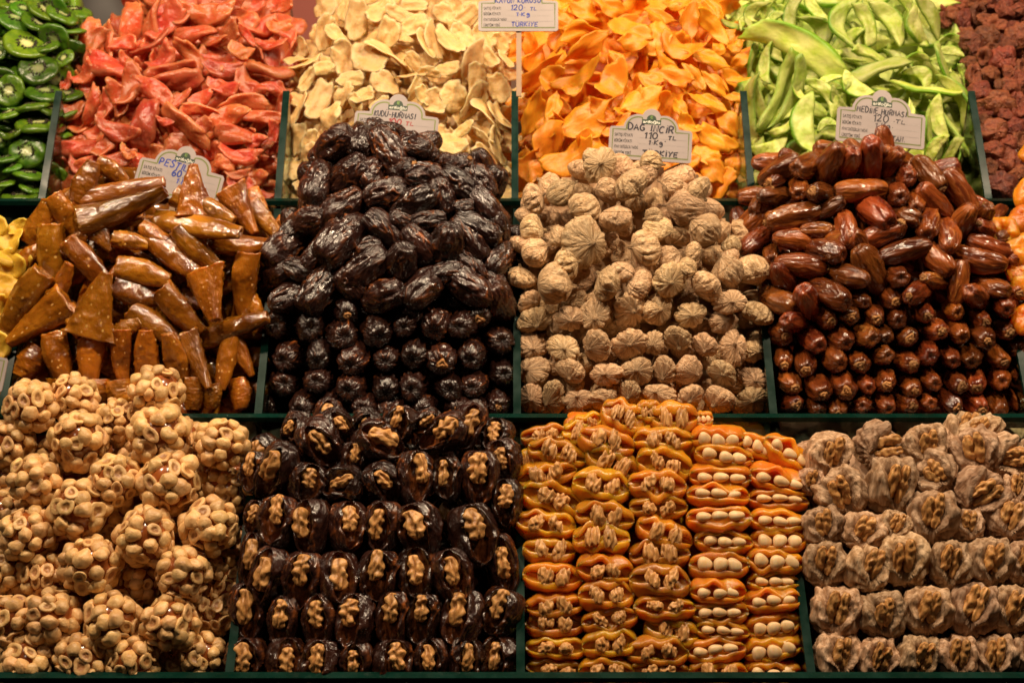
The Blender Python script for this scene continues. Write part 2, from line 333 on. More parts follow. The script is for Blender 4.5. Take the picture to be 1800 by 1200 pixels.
def apricot_mesh(seed, gap=.5, mk='apricot'):
    """folded apricot: C-shaped section along x, mouth towards -y"""
    o = seed*4.9; nx, ns = 34, 30; vs, fs = [], []
    for i in range(nx+1):
        u = -math.cos(math.pi*i/nx); e = max(0, 1-abs(u)**2.6)**.5
        x = .5*u; wob = .035*N(u*2+o, 0, 0)
        b = .112*(.22+.78*e)*(1+.28*math.sin(seed*2)); a = .29*(.15+.85*e)
        opn = (.38*gap+.12)*e*(1+.6*N(u*2.2+o, 3, 0))+.12; th0 = math.pi-opn; tk = .062*(.12+.88*e)
        for side in (0, 1):
            for j in range(ns):
                f = j/(ns-1)*2-1
                if side: f = -f
                th = f*th0; up = f > 0
                q = 1+.24*N(u*1.5+o, math.cos(th)*1.3, math.sin(th)*1.3)+.06*N(u*5+o, th*2.5, 1)
                tt = tk*(1.0 if abs(f) < .93 else (1-((abs(f)-.93)/.07)**2)**.5*.9+.1)
                rr = (1 if side == 0 else -1)*tt
                ya = (a+rr)*math.cos(th)*q
                if side: ya = min(ya, -.13-.05*N(u*3+o, f*2, 0))
                za = (b+rr*.75)*math.sin(th)*q
                if abs(f) > .5: za += (.09 if up else .05)*e*N(u*1.9+o, 5, 1 if up else 2)*((abs(f)-.5)*2)
                if abs(f) > .6: ya -= (.05*max(0, N(u*1.6+o, 8, 2)+.3) if up else .06)*e*(abs(f)-.6)*2.2
                vs.append((x, ya+.02, za+wob))
    k = 2*ns
    for i in range(nx):
        for j in range(k):
            fs.append((i*k+j, i*k+(j+1) % k, (i+1)*k+(j+1) % k, (i+1)*k+j))
    fs.append(tuple(range(k-1, -1, -1))); fs.append(tuple(nx*k+j for j in range(k)))
    return mesh('apricot_flesh', vs, fs, M[mk])
def pouch_mesh(seed):
    """opened fig: v-shaped mouth towards -y and up"""
    o = seed*3.7; kk = 9+seed % 4
    def fn(t, ph):
        th = math.pi*t; z = -math.cos(th); s = math.sin(th)**.8 if 0 < t < 1 else 0
        x, y = s*math.cos(ph), s*math.sin(ph)
        n = N(x*1.1+o, y*1.1, z*1.1); n2 = N(x*2.6+o, y*2.6, z*2.6)
        rad = math.hypot(x, z+.55)
        fold = math.sin(kk*math.atan2(x, z+.60)+3*N(x*2+o, y*2, z*2))*sst(.05, .4, rad)*sst(1.6, .6, rad) if y < .3 else 0
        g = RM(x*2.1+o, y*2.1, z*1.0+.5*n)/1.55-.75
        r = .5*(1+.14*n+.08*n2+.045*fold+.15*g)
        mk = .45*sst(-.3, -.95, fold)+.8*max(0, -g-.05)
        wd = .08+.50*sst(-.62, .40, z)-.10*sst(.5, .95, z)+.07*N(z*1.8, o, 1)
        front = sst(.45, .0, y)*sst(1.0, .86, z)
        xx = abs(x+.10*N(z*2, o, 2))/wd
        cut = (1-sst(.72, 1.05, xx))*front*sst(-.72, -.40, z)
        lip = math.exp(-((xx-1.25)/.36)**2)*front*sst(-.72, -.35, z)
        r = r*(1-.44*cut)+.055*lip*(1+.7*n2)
        mk = max(mk, .85*cut)  # mouth hollow darkened in the colour: painted shade around the walnut
        return (r*x*1.06, r*y*.9, r*z*.96, min(1, mk))
    return lathe('fig_pouch', 60, 84, fn, M['stuffed_fig'])
def kiwi_seeds(seed, thick):
    r_ = random.Random(seed); vs, fs = [], []
    for side in (1, -1):
        for k in range(34):
            a = 2*math.pi*k/34+r_.uniform(-.08, .08); rho = r_.uniform(.14, .24)
            c = V((rho*math.cos(a), rho*math.sin(a)*.94, side*thick*.56)); d = V((math.cos(a), math.sin(a), 0))*.042; e = V((-math.sin(a), math.cos(a), 0))*.017; h = V((0, 0, .03))
            b = len(vs); vs += [c+d, c+e, c-d, c-e, c+h, c-h]
            fs += [(b+i, b+(i+1) % 4, b+4) for i in range(4)]+[(b+(i+1) % 4, b+i, b+5) for i in range(4)]
    return mesh('kiwi_seeds', vs, fs, M['seed'])
def cap_mesh(seed):
    prof = [(0, -.3), (.5, -.3), (.55, -.05), (.46, .10), (.34, .16), (.26, .10), (.18, .14), (.10, .26), (0, .26)]
    n = len(prof)-1
    def fn(t, ph):
        r, x = prof[round(t*n)]; c, s = math.cos(ph), math.sin(ph)
        k = 1+.55*N(c*1.5+seed*3, s*1.5, r*1.5)+.12*math.sin(3*ph+seed)
        return (x*(1+.8*N(seed+c, s, r*3))+.12*N(c*2, s*2, seed*2.), r*k*c, r*k*s*.9, 0)
    return lathe('stem_button', n, 16, fn, M['calyx'])
PR = {}
PR['dark'] = [date_mesh(i+1, .60, M['dark_date'], 1.15) for i in range(7)]
PR['brown'] = [date_mesh(i+21, .46, M['date'], .62, .16) for i in range(7)]
PR['slitdate'] = [date_mesh(i+41, .62, M['dark_date'], 1.05, 0, .155+.02*(i % 3)) for i in range(6)]
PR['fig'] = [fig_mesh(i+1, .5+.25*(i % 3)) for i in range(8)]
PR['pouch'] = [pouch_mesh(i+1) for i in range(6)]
PR['walnut'] = [walnut_mesh(i+1) for i in range(9)]
PR['almond'] = [almond_mesh(i+1) for i in range(3)]
PR['hwhole'] = [hazel_whole(i) for i in range(7)]
PR['hhalf'] = [hazel_half(i+1) for i in range(7)]
PR['roll'] = [pestil_mesh(i+1, False) for i in range(7)]
PR['packet'] = [pestil_mesh(i+11, True) for i in range(4)]
PR['apricot'] = [apricot_mesh(i+1, .6+.18*(i % 4)) for i in range(7)]
PR['golden'] = [apricot_mesh(i+11, .6+.18*(i % 4), 'golden') for i in range(8)]
PR['cap'] = [cap_mesh(i+1) for i in range(7)]
q = random.Random(5)
PR['red'] = [slab(i+1, .17+.05*(i % 3), M['red'], .46+.05*(i % 3), q.uniform(-.4, .4), q.uniform(-.35, .5), q.uniform(-.4, .4), .26, .06, 1.0, square=.62+.1*(i % 4)) for i in range(9)]
PR['ginger'] = [slab(i+31, .085, M['ginger'], .68+.06*(i % 4), q.uniform(-.15, .15), q.uniform(-.3, .35), q.uniform(-.35, .35), .26, .055, square=.85) for i in range(9)]
PR['mango'] = [slab(i+61, .055, M['mango'], .48+.07*(i % 3), q.uniform(-.25, .25), q.uniform(-.5, .6), q.uniform(-.6, .6), .34, .075, 1.0+.2*(i % 3), 48, 8) for i in range(9)]
PR['yellow'] = [slab(i+91, .09, M['yellow'], .6, 0, .4, .3, .25, .06) for i in range(3)]
PR['pomelo'] = [slab(i+121, .13, M['pomelo'], .34+.05*(i % 3), (.3+.12*(i % 4))*(1 if i % 2 else -1), q.uniform(-.25, .25), q.uniform(-.3, .3), .14, .05, 1.0+.06*(i % 3), mark='skin', square=.5+.12*(i % 4)) for i in range(8)]
PR['kiwi'] = [slab(i+151, .17, M['kiwi'], .94, 0, q.uniform(-.15, .15), q.uniform(-.1, .1), .06, .02, mark='none') for i in range(4)]
for me in PR['kiwi']:      # pale core mark instead of the radius
    a = me.attributes['mark']; n_ = len(a.data); vals = [0.0]*n_; a.data.foreach_get('value', vals)
    a.data.foreach_set('value', [(.80*(1-sst(.10, .40, v)) + .30*sst(.86, 1.0, v)*0) for v in vals])
PR['kseed'] = [kiwi_seeds(i, .17) for i in range(2)]
PR['berry'] = [berry_mesh(i+1) for i in range(7)]
PR['core'] = [lathe('caramel_core', 14, 18, lambda t, p: (.5*math.sin(math.pi*t)*math.cos(p)*(1+.08*N(math.cos(p)*2, t*4, 0)), .5*math.sin(math.pi*t)*math.sin(p), -.5*math.cos(math.pi*t), 0), M['caramel'])]
# ------------------------------------------------------------------ heap surfaces (depth of the heap's skin along the view, metres)
HEAPS = {  # front pixel row, top pixel row, depth at the front, linear and square terms, centre column, half width, fall at the sides
 'low':  (1195, 715, 1.000, .030, .045), 'mid': (725, 210, 1.122, -.002, .062), 'top': (350, -40, 1.250, .025, .07)}
def surf(tier, px, py, cx=None, hw=None, fall=.03):
    pf, pt_, df, A, B = HEAPS[tier]; t = (pf-py)/(pf-pt_)
    d = df+A*t+B*t*abs(t)
    if cx is not None: d += fall*min(1.3, abs((px-cx)/hw))**3
    return d
def frame_rot(ang, tilt=0., face=(0, .35), roll=0.):
    """x axis along the picture angle, z axis towards the viewer and up"""
    a = math.radians(ang); X = (RT*math.cos(a)+UP*math.sin(a)+FW*tilt).normalized()
    Zw = (-FW+UP*face[1]+RT*face[0]); Zv = (Zw-X*Zw.dot(X)).normalized(); Y = Zv.cross(X)
    m = Matrix((X, Y, Zv)).transposed()
    if roll: m = m @ Matrix.Rotation(roll, 3, 'X')
    return m
def put(name, me, loc, rot3, scl, parent=None):
    o = link(name, me, parent)
    o.matrix_world = Matrix.LocRotScale(loc, rot3.to_quaternion(), V(scl) if not isinstance(scl, (int, float)) else V((scl,)*3)) if parent is None else o.matrix_world
    return o
def child(name, me, par, loc, scl, rot=(0, 0, 0)):
    o = link(name, me, par); o.location = loc; o.rotation_euler = rot
    o.scale = scl if not isinstance(scl, (int, float)) else (scl,)*3; return o
def names_of(d): return {k+('.%03d' % i if i else '') for k, v in d.items() for i in v}
UNSEEN = names_of({'red_fruit_slice': [71,74,82,89,92,93,96,100,101,104,105,106,113,135,136,140,141,149,150,153,157,160,161,163,164,172], 'ginger_slice': [73,75,76,79,81,82,83,88,91,92,93,98,103,108,110,111,113,114,116,122,123,124,130,137,139,143,145,149,152,153,156,158,159,160,161,163,167,170,171,175,180,182,183,184,186], 'mango_slice': [56,66,68,78,80,82,83,88,92,96,100,104,110,112,125,137,138,140,144], 'pomelo_peel_strip': [40,44,48,50,51,60,73,76,77,80,81,84,86,99,106,108,110,111,114,120,123,125,126,134], 'dried_strawberry': [48,50,51,53,54,55,56,57,58,59,61,62,63,64,65,68,69,71,72,73,74,75,76,77,78,80,82,83,84,85,86,88,89,90,91,92,93,95,96,97,98], 'kiwi_slice': [32,33,44,51,55,57,60,65,67,69,72,73,74], 'dark_date': [90,92,93,95,97,99,100,101,102,103,105,106,108,117,119,123,124,125,126,129,130,132,133,134,135,139,140,142,144,145,146,149,151,154,156], 'brown_date': [118,120,121,125,130,131,136,141,146,152,155,157,158,167,170,175,178,183,185], 'dried_fig': [84,91,95,98,111,114,143,146,150], 'fruit_leather_roll': [34,41,50,57,60,67,69,72,79,81,86,88,89,92,94,97,99,106,107,108,109], 'stuffed_date': [52,59,61,62,70,73,74,78,80,87,89,90,91,92,93,95,104,108], 'stuffed_apricot': [74,78,87,89,90,101,103], 'stuffed_fig': [35,38,40,41,42,46,49,57,62,65,67]})   # pieces the camera never sees: left out
HARDLY = names_of({'red_fruit_slice': [69,72,85,87,117,128,142,144,146,155,165,166,174], 'ginger_slice': [43,69,74,80,100,101,102,106,117,127,128,133,136,142,147,166,173,174,178,179,185,187], 'mango_slice': [40,51,55,65,73,91,93,99,102,116,128], 'pomelo_peel_strip': [43,49,53,64,68,75,88,90,109,117,124,133,135], 'dried_strawberry': [34,47,67,70,79,87,99], 'kiwi_slice': [28,30,35,36,42,58,66], 'dark_date': [96,98,107,109,113,115,118,120,131,150,153,155], 'brown_date': [117,123,127,128,133,135,142,147,153,159,162,164,165,168,169,172,173,176,180,187,188], 'dried_fig': [77,82,86,106,109,137,159], 'fruit_leather_roll': [49,55,59,91,100], 'stuffed_date': [58,64,66,68,71,75,76,77,86,94,96,100,101,103], 'stuffed_apricot': [63,65,66,70,71,72,75,76,77,80,81,82,83,84,86,93,96,97,98,99,104,105], 'stuffed_fig': [44,56]})
def wrap(o, part):
    """the thing becomes an Empty at its place; its body and its other pieces are parts under it"""
    base = o.name; kids = list(o.children); o.name = part
    e = bpy.data.objects.new(base, None); C.objects.link(e); e.empty_display_size = .01
    e.matrix_basis = o.matrix_basis.copy(); o.matrix_basis = Matrix.Identity(4); o.parent = e
    for k in kids: k.parent = e
    return e
ORD = ['first', 'second', 'third', 'fourth', 'fifth', 'sixth', 'seventh', 'eighth', 'ninth', 'tenth', 'eleventh', 'twelfth', 'thirteenth', 'fourteenth', 'fifteenth', 'sixteenth', 'seventeenth', 'eighteenth', 'nineteenth', 'twentieth']+['twenty-'+w_ for w_ in ('first', 'second', 'third', 'fourth', 'fifth', 'sixth', 'seventh', 'eighth', 'ninth')]
def lean(ang):
    a = ((ang+90) % 180)-90
    if abs(a) < 18: return 'lying level'
    if abs(a) > 70: return 'upright'
    return 'slanting right' if a > 0 else 'slanting left'
def label_heap(items, noun, cat, group, band, where, course='course'):
    """items: (object, px, py, look, pose). Bands counted upward from the rail, order counted from the left."""
    keep = []
    for it in items:
        o = it[0]
        if o.name in UNSEEN:
            for c in list(o.children): bpy.data.objects.remove(c)
            bpy.data.objects.remove(o)
        elif o.name in HARDLY: tag(o, f'{noun} almost wholly covered by the others on top of it', cat, group)
        else: keep.append(it)
    its = sorted(keep, key=lambda i: -i[2]); rows = []; y0 = None
    for it in its:
        if y0 is None or y0-it[2] > band: rows.append([]); y0 = it[2]
        rows[-1].append(it)
    for r, row in enumerate(rows):
        row.sort(key=lambda i: i[1])
        for c, (o, px, py, look, pose) in enumerate(row):
            tag(o, f"{(look+' ') if look else ''}{noun}{(' '+pose) if pose else ''}, {ORD[min(c,28)]} from left in {ORD[min(r,28)]} {course} above {where}", cat, group)
def inside(poly, x, y):
    c = False; j = len(poly)-1
    for i in range(len(poly)):
        xi, yi = poly[i]; xj, yj = poly[j]
        if (yi > y) != (yj > y) and x < (xj-xi)*(y-yi)/(yj-yi)+xi: c = not c
        j = i
    return c
def scatter(poly, step, keep=1.0, tries=4000):
    xs = [p[0] for p in poly]; ys = [p[1] for p in poly]; pts = []
    for _ in range(tries):
        x = rnd.uniform(min(xs), max(xs)); y = rnd.uniform(min(ys), max(ys))
        if inside(poly, x, y) and all((x-a)**2+(y-b)**2 > step*step for a, b in pts): pts.append((x, y))
    return pts
def mass(name, poly, tier, mat, deep, **k):
    """the packed inside of a heap: a lumpy skin below the top pieces, closed at the back"""
    xs = [p[0] for p in poly]; ys = [p[1] for p in poly]; st = 9
    nx = int((max(xs)-min(xs))/st)+2; ny = int((max(ys)-min(ys))/st)+2; idx = {}; vs = []; fs = []
    for i in range(nx):
        for j in range(ny):
            x = min(xs)+i*st; y = min(ys)+j*st
            if inside(poly, x, y):
                d = surf(tier, x, y, **k)+deep+.007*N(x*.035, y*.035, 3)+.004*N(x*.09, y*.09, 1)
                idx[i, j] = len(vs); vs.append(P(x, y, d)); vs.append(P(x, y, d+.045)+V((0, .02, -.03)))
    ed = {}
    for (i, j) in list(idx):
        if all(q_ in idx for q_ in ((i+1, j), (i, j+1), (i+1, j+1))):
            a, b, c, e = idx[i, j], idx[i+1, j], idx[i+1, j+1], idx[i, j+1]
            fs.append((a, e, c, b)); fs.append((a+1, b+1, c+1, e+1))
            for s_, t_ in ((a, e), (e, c), (c, b), (b, a)): ed[s_, t_] = 1
    for (s_, t_) in ed:
        if (t_, s_) not in ed: fs.append((s_, s_+1, t_+1, t_))
    o = link(name, mesh(name, vs, fs, mat)); kind(o, 'stuff'); o['label'] = name.replace('_', ' ')+' packed under the top pieces of its heap'; return o
def zo(lst, ox, oy, s): return [(ox+a[0]/s, oy+a[1]/s, *[(v/s if isinstance(v, (int, float)) and i < 2 else v) for i, v in enumerate(a[2:])]) for a in lst]
# ------------------------------------------------------------------ the stall: stepped trays, glass dividers and rails
def LD(py): return .985+(1190-py)*.00027
def YZ(py): p = P(900, py, LD(py)); return p.y, p.z
YF = {'low': YZ(1194), 'mid': YZ(737), 'top': YZ(357)}
tiers = [('low', 'mid'), ('mid', 'top'), ('top', None)]
for k, nx_ in tiers:
    y, z = YF[k]; yb = YF[nx_][0]+.012 if nx_ else y+.34
    kind(box('tray_floor', (-1.0, y+.012, z-.040), (1.0, yb, z-.028), M['board']), 'structure')
    kind(box('tray_riser', (-1.0, y+.016, z-.16), (1.0, y+.028, z-.041), M['board']), 'structure')
kind(box('stall_base', (-1.0, YF['low'][0]+.03, .4), (1.0, YF['top'][0]+.36, YF['low'][1]-.165), M['board']), 'structure')
kind(box('back_wall', (-2.2, 2.15, .3), (2.2, 2.2, 2.6), M['wall']), 'structure')
for k, txt in (('low', 'lowest front glass rail with dark green edge below the stuffed fruit'), ('mid', 'middle glass rail with dark green edge under the date and fig heaps'), ('top', 'upper glass rail with dark green edge under the fruit slice heaps')):
    y, z = YF[k]
    pn = box('glass_rail', (-1.0, y, z-.085), (1.0, y+.005, z-.002), M['glass'])
    box('polished_edge', (-1.0, y-.0008, z-.0018), (1.0, y+.0058, z+.0022), M['edge'], pn); tag(wrap(pn, 'glass_pane'), txt, 'glass rail', 'glass rails across the stall')
def divider(X, py0, py1, label, drop=.10):
    (y0, z0), (y1, z1) = YZ(py0), YZ(py1); h = .0022
    def prism(name, prof, x0, x1, mat, par=None):
        n = len(prof); vs = [(x0, *p) for p in prof]+[(x1, *p) for p in prof]
        fs = [tuple(range(n)), tuple(range(2*n-1, n-1, -1))]+[(i, n+i, n+(i+1) % n, (i+1) % n) for i in range(n)]
        return link(name, mesh(name, vs, fs, mat, None, False), par)
    y0 += .007
    o = prism('glass_divider', [(y0, z0-drop*.5), (y0, z0-.004), (y1, z1-.004), (y1, z0-drop*.5)], X-h, X+h, M['glass'])
    prism('polished_edge', [(y0, z0-.0038), (y0, z0), (y1, z1), (y1, z1-.0038)], X-h-.0008, X+h+.0008, M['edge'], o); tag(wrap(o, 'glass_pane'), label, 'glass divider', 'glass dividers between the compartments')
for X, t in ((-.197, 'green edged glass divider between hazelnut balls and walnut stuffed dates'), (.006, 'green edged glass divider between walnut stuffed dates and stuffed apricots'), (.2085, 'green edged glass divider between stuffed apricots and stuffed figs')):
    divider(X, 1192, 840, t)
for X, t in ((-.401, 'green edged glass divider between pineapple pieces and amber leather rolls'), (-.199, 'green edged glass divider between amber leather rolls and dark dates'), (.004, 'green edged glass divider between dark dates and tan figs'), (.205, 'green edged glass divider between tan figs and brown dates'), (.408, 'green edged glass divider between brown dates and whole apricots')):
    divider(X, 735, 367, t)
for X, t in ((-.4025, 'green edged glass divider between kiwi and red slices'), (-.2005, 'green edged glass divider between red slices and ginger slices'), (.0025, 'green edged glass divider between ginger slices and mango slices'), (.2055, 'green edged glass divider between mango slices and pomelo peel'), (.408, 'green edged glass divider between pomelo peel and dried strawberries')):
    divider(X, 355, 160, t)
# far things seen small over the heaps
b = box('pink_carton', (-.295, 1.9, 1.08), (-.235, 1.98, 1.225), M['pink']); tag(b, 'pink carton standing far behind the red and ginger slices', 'carton')
b = lathe('grey_bag', 12, 16, lambda t, p: (.07*math.sin(math.pi*t)**.5*math.cos(p)*(1+.2*N(math.cos(p), t*3, 1)), .05*math.sin(math.pi*t)**.5*math.sin(p), .22*t, 0), M['grey'])
b = link('grey_bag', b); b.location = (-.560, 1.95, 1.09); b.scale = (.62, .62, .62); tag(b, 'small grey bag far behind the kiwi and red slices', 'bag')
# ------------------------------------------------------------------ row at the top: slices
def slices(key, name, noun, cat, group, lst, poly, tier, thick, fill, size, cx, hw, band, where, matkey, tiltr=.35, under=None):
    its = []; protos = PR[key]
    for (x, y, l, wd, a) in [t[:5] for t in lst]:
        d = surf(tier, x, y, cx, hw)-.004-.004*rnd.random()
        me = rnd.choice(protos); ln = S(l*1.10, d); ext = me.vertices
        ys = [v.co.y for v in ext]; asp = max(ys)-min(ys)
        wsc = S(wd*1.06, d)/asp
        zsc = max(.55*ln, min(ln, wsc*1.0))
        if wd/l < asp*.62: # seen edge on
            m3 = frame_rot(a, rnd.uniform(-.25, .25), (0, .35)) @ Matrix.Rotation(rnd.choice((-1, 1))*rnd.uniform(.75, 1.15), 3, 'X'); wsc = max(wsc, ln*.75)
        else:
            m3 = frame_rot(a, rnd.uniform(-tiltr, tiltr), (rnd.uniform(-.3, .3), rnd.uniform(.1, .6)))
        if rnd.random() < .5: m3 = m3 @ Matrix.Rotation(math.pi, 3, 'Z')
        o = put(name, me, P(x, y, d), m3, (ln, wsc, zsc*thick))
        rel = l*wd/(size*size*.5); look = 'large' if rel > 1.6 else ('small' if rel < .6 else '')
        its.append((o, x, y, look, lean(a)))
    pts = [(l[0], l[1]) for l in lst]
    for (x, y) in scatter(poly, fill):
        near = min([(x-a)**2+(y-b_)**2 for a, b_ in pts] or [9e9])
        d = surf(tier, x, y, cx, hw)+rnd.uniform(.010, .017); ln = S(size*rnd.uniform(.8, 1.15), d)
        me = rnd.choice(protos); a = rnd.uniform(0, 180)
        m3 = frame_rot(a, rnd.uniform(-.6, .6), (rnd.uniform(-.8, .8), rnd.uniform(-.3, .9)))
        o = put(name, me, P(x, y, d), m3, (ln, ln*rnd.uniform(.85, 1.2), ln*thick))
        its.append((o, x, y, '', ''))
    label_heap(its, noun, cat, group, band, where)
    mass(matkey[0], poly, tier, M[matkey[1]], .026, cx=cx, hw=hw)
RED = [(690,110,220,120,85),(800,120,230,70,80),(880,120,230,120,50),(960,50,200,130,70),(1110,70,270,130,5),(1200,15,150,70,-10),(510,220,160,110,60),(580,220,180,70,-80),(660,230,140,80,0),(800,245,230,50,28),(1000,180,240,90,10),(1190,180,160,110,20),(1300,190,150,50,-50),(1130,215,170,60,0),(1270,270,130,80,-30),(1470,140,140,90,-10),(1520,190,130,100,-40),(1430,235,170,60,0),(1400,370,290,100,-8),(560,345,270,130,-20),(450,390,150,100,40),(680,330,130,60,-45),(860,310,170,120,40),(1000,290,220,90,-50),(910,375,270,60,10),(930,430,260,80,5),(1170,360,220,110,-15),(1180,460,180,80,-20),(1310,450,200,130,-50),(1440,470,150,90,-20),(690,470,230,130,75),(620,520,180,110,-75),(820,490,200,120,-40),(485,560,190,80,70),(380,585,150,110,20),(560,560,150,80,65),(760,640,270,130,75),(960,520,150,50,50),(1060,530,170,90,45),(1060,585,200,60,-10),(1290,540,260,70,5),(1200,630,250,120,30),(970,660,280,70,-40),(620,690,220,110,-20),(560,760,180,90,55),(410,780,230,90,8),(1380,620,220,70,-5),(1240,710,200,110,-10),(1080,660,110,90,50),(1440,700,120,60,80),(1350,750,120,70,40),(1260,820,230,110,-15),(1180,860,120,80,-20),(1390,780,110,40,30),(1250,920,130,70,-5),(1350,950,160,110,30),(1360,1020,150,90,-30),(350,960,190,140,60),(620,840,170,90,10),(480,860,170,90,20),(680,810,110,60,-40),(420,880,120,90,-20),(1240,990,120,60,-55),(880,640,100,50,0),(1490,560,150,70,60),(355,430,110,60,75)]
slices('red', 'red_fruit_slice', 'salmon red candied slice', 'candied slice', 'salmon red candied slices in their heap', zo(RED, 0, 0, 3), [(238,-20),(510,-20),(512,45),(516,75),(498,200),(486,352),(102,352),(112,180),(140,75),(205,45)], 'top', 1, 30, 68, 310, 210, 30, 'glass rail', ('red_slice_heap', 'red'))
GIN = [(460,110,210,120,85),(640,180,150,130,70),(780,140,160,110,30),(780,30,140,80,0),(590,60,170,110,40),(290,180,200,100,80),(350,190,140,80,-40),(390,320,190,140,-70),(540,330,200,180,-20),(650,300,280,100,-35),(780,340,120,80,-60),(890,230,200,60,-75),(980,230,210,100,-45),(850,250,190,50,-65),(1060,200,160,110,-50),(1170,210,150,130,-30),(1260,240,120,90,-60),(1010,160,110,70,-70),(970,380,130,90,10),(870,400,120,50,-10),(1110,350,220,100,80),(1130,430,160,100,85),(1250,490,150,120,-60),(1120,560,220,100,60),(1000,530,150,150,90),(900,570,130,130,80),(620,460,150,140,-20),(770,420,160,50,10),(790,490,150,60,65),(430,440,150,90,10),(390,520,150,80,60),(280,380,110,80,20),(250,560,230,130,70),(320,640,150,130,50),(140,610,200,60,60),(130,550,100,90,-30),(170,360,180,60,20),(150,330,150,60,5),(190,440,150,70,60),(120,780,165,145,75),(120,940,140,130,20),(80,870,110,90,-20),(210,860,130,110,60),(60,1030,110,100,40),(100,1095,110,50,0),(170,1020,120,70,30),(200,790,150,80,70),(980,800,180,130,-20),(1060,720,130,70,40),(1150,770,150,70,-35),(1200,640,250,60,-55),(1260,650,200,90,-50),(1240,820,220,90,-70),(1170,870,160,100,-40),(1260,970,130,50,40),(1290,1070,110,100,0),(1290,700,120,60,-30),(460,570,120,40,-60),(500,530,130,90,20),(590,590,120,80,40),(830,530,110,80,-60),(1290,330,120,60,-50),(1200,320,130,90,-50),(730,210,100,60,-30),(880,60,180,90,60),(960,80,150,100,-30),(1080,90,160,100,40),(700,80,150,90,-20),(400,40,160,90,70),(1200,110,150,100,10),(1310,180,120,90,60)]
slices('ginger', 'ginger_slice', 'pale cream ginger slice', 'ginger slice', 'pale ginger slices in their heap', zo(GIN, 480, 0, 3.158), [(574,-20),(905,-20),(905,100),(897,345),(493,350),(506,160),(527,80),(562,40)], 'top', 1, 27, 48, 705, 205, 30, 'glass rail', ('ginger_slice_heap', 'ginger'))
MAN = [(480,60,220,130,-30),(620,40,200,110,-10),(720,160,260,130,-30),(860,90,200,110,-15),(870,210,200,150,70),(1060,110,220,110,85),(1170,150,250,100,-40),(450,185,260,100,10),(480,270,310,110,30),(430,430,300,100,30),(210,410,320,70,40),(160,250,220,90,-80),(180,630,280,120,70),(600,470,240,160,60),(790,560,260,180,30),(740,240,180,110,0),(1000,270,240,140,-20),(1150,330,250,110,-15),(960,420,250,110,-20),(830,440,150,110,-20),(1080,430,180,80,-55),(1200,470,220,90,-45),(1300,430,160,70,-20),(1330,340,130,80,20),(1300,260,120,80,40),(1210,270,100,90,50),(1300,545,130,60,-5),(1150,570,240,90,-20),(460,670,330,220,30),(290,760,240,160,50),(390,880,300,180,30),(170,930,200,180,80),(1000,600,180,80,-60),(1190,770,260,130,-25),(1040,690,150,90,-40),(1270,680,220,120,-60),(1300,910,210,120,60),(1170,950,200,150,-40),(1150,860,150,120,-30),(1030,910,210,110,40),(1060,980,100,60,0),(700,600,200,110,50),(640,320,120,60,-60),(280,430,150,110,60),(110,580,150,60,30),(290,590,180,90,70),(400,500,140,80,20),(90,280,180,120,60),(330,40,120,100,20),(230,690,160,80,70),(1220,1030,200,120,60),(120,1090,80,40,0),(1060,30,200,90,-20),(1180,50,180,80,-50),(340,130,180,100,-20),(420,960,110,60,10),(520,1010,90,60,0),(560,620,200,110,-40),(640,700,180,120,30),(500,800,180,130,-20),(900,330,180,90,-40),(990,20,180,100,10)]
slices('mango', 'mango_slice', 'orange dried mango slice', 'mango slice', 'orange mango slices in their heap', zo(MAN, 880, 0, 3.158), [(915,-20),(1262,-20),(1298,60),(1314,200),(1308,350),(913,350),(908,100)], 'top', 1, 34, 74, 1110, 205, 30, 'glass rail', ('mango_slice_heap', 'mango'), .5)
POM = [(460,270,580,150,-30),(700,130,330,170,80),(960,130,300,130,-60),(1110,150,250,130,-65),(1180,90,300,100,-60),(830,140,240,110,-75),(420,70,200,100,75),(210,80,180,110,60),(90,50,160,110,40),(560,60,250,70,-45),(330,100,120,70,40),(160,130,110,80,30),(120,150,200,30,-15),(880,400,380,130,20),(1090,335,200,70,20),(640,440,180,60,15),(770,480,200,110,-40),(1170,505,400,70,-8),(1290,225,170,60,0),(850,310,220,90,-25),(765,335,130,40,-10),(1135,430,160,130,-50),(280,360,260,80,85),(200,320,220,50,75),(340,520,450,60,65),(410,540,400,45,65),(190,620,400,60,-85),(235,570,280,50,-70),(490,690,340,140,88),(610,540,250,110,-60),(460,490,220,90,-70),(290,820,260,110,25),(390,690,200,90,40),(620,690,130,80,10),(1230,660,250,100,-80),(1340,560,320,50,-60),(1390,560,370,60,-65),(1260,390,300,70,-65),(1370,430,150,60,-75),(1330,760,420,90,-60),(1430,1020,170,80,85),(1290,880,250,80,75),(1180,730,250,60,-85),(1060,820,200,80,40),(1080,890,150,60,-10),(1300,290,160,60,-10),(1210,830,200,80,60),(240,960,120,60,50),(230,1040,100,40,0),(660,820,160,70,30),(760,780,150,60,60),(980,740,200,80,-30),(1060,640,180,70,70),(560,850,180,80,20),(300,220,200,60,75),(680,560,200,80,-50),(1040,20,220,90,-50),(860,30,200,90,-70),(300,20,180,80,50),(1350,900,200,70,80)]
slices('pomelo', 'pomelo_peel_strip', 'green candied pomelo strip', 'peel strip', 'green pomelo peel strips in their heap', zo(POM, 1260, 0, 3.158), [(1262,-20),(1650,-20),(1690,80),(1712,200),(1722,350),(1314,350),(1318,150)], 'top', 1.0, 36, 88, 1520, 205, 32, 'glass rail', ('pomelo_peel_heap', 'pomelo'))
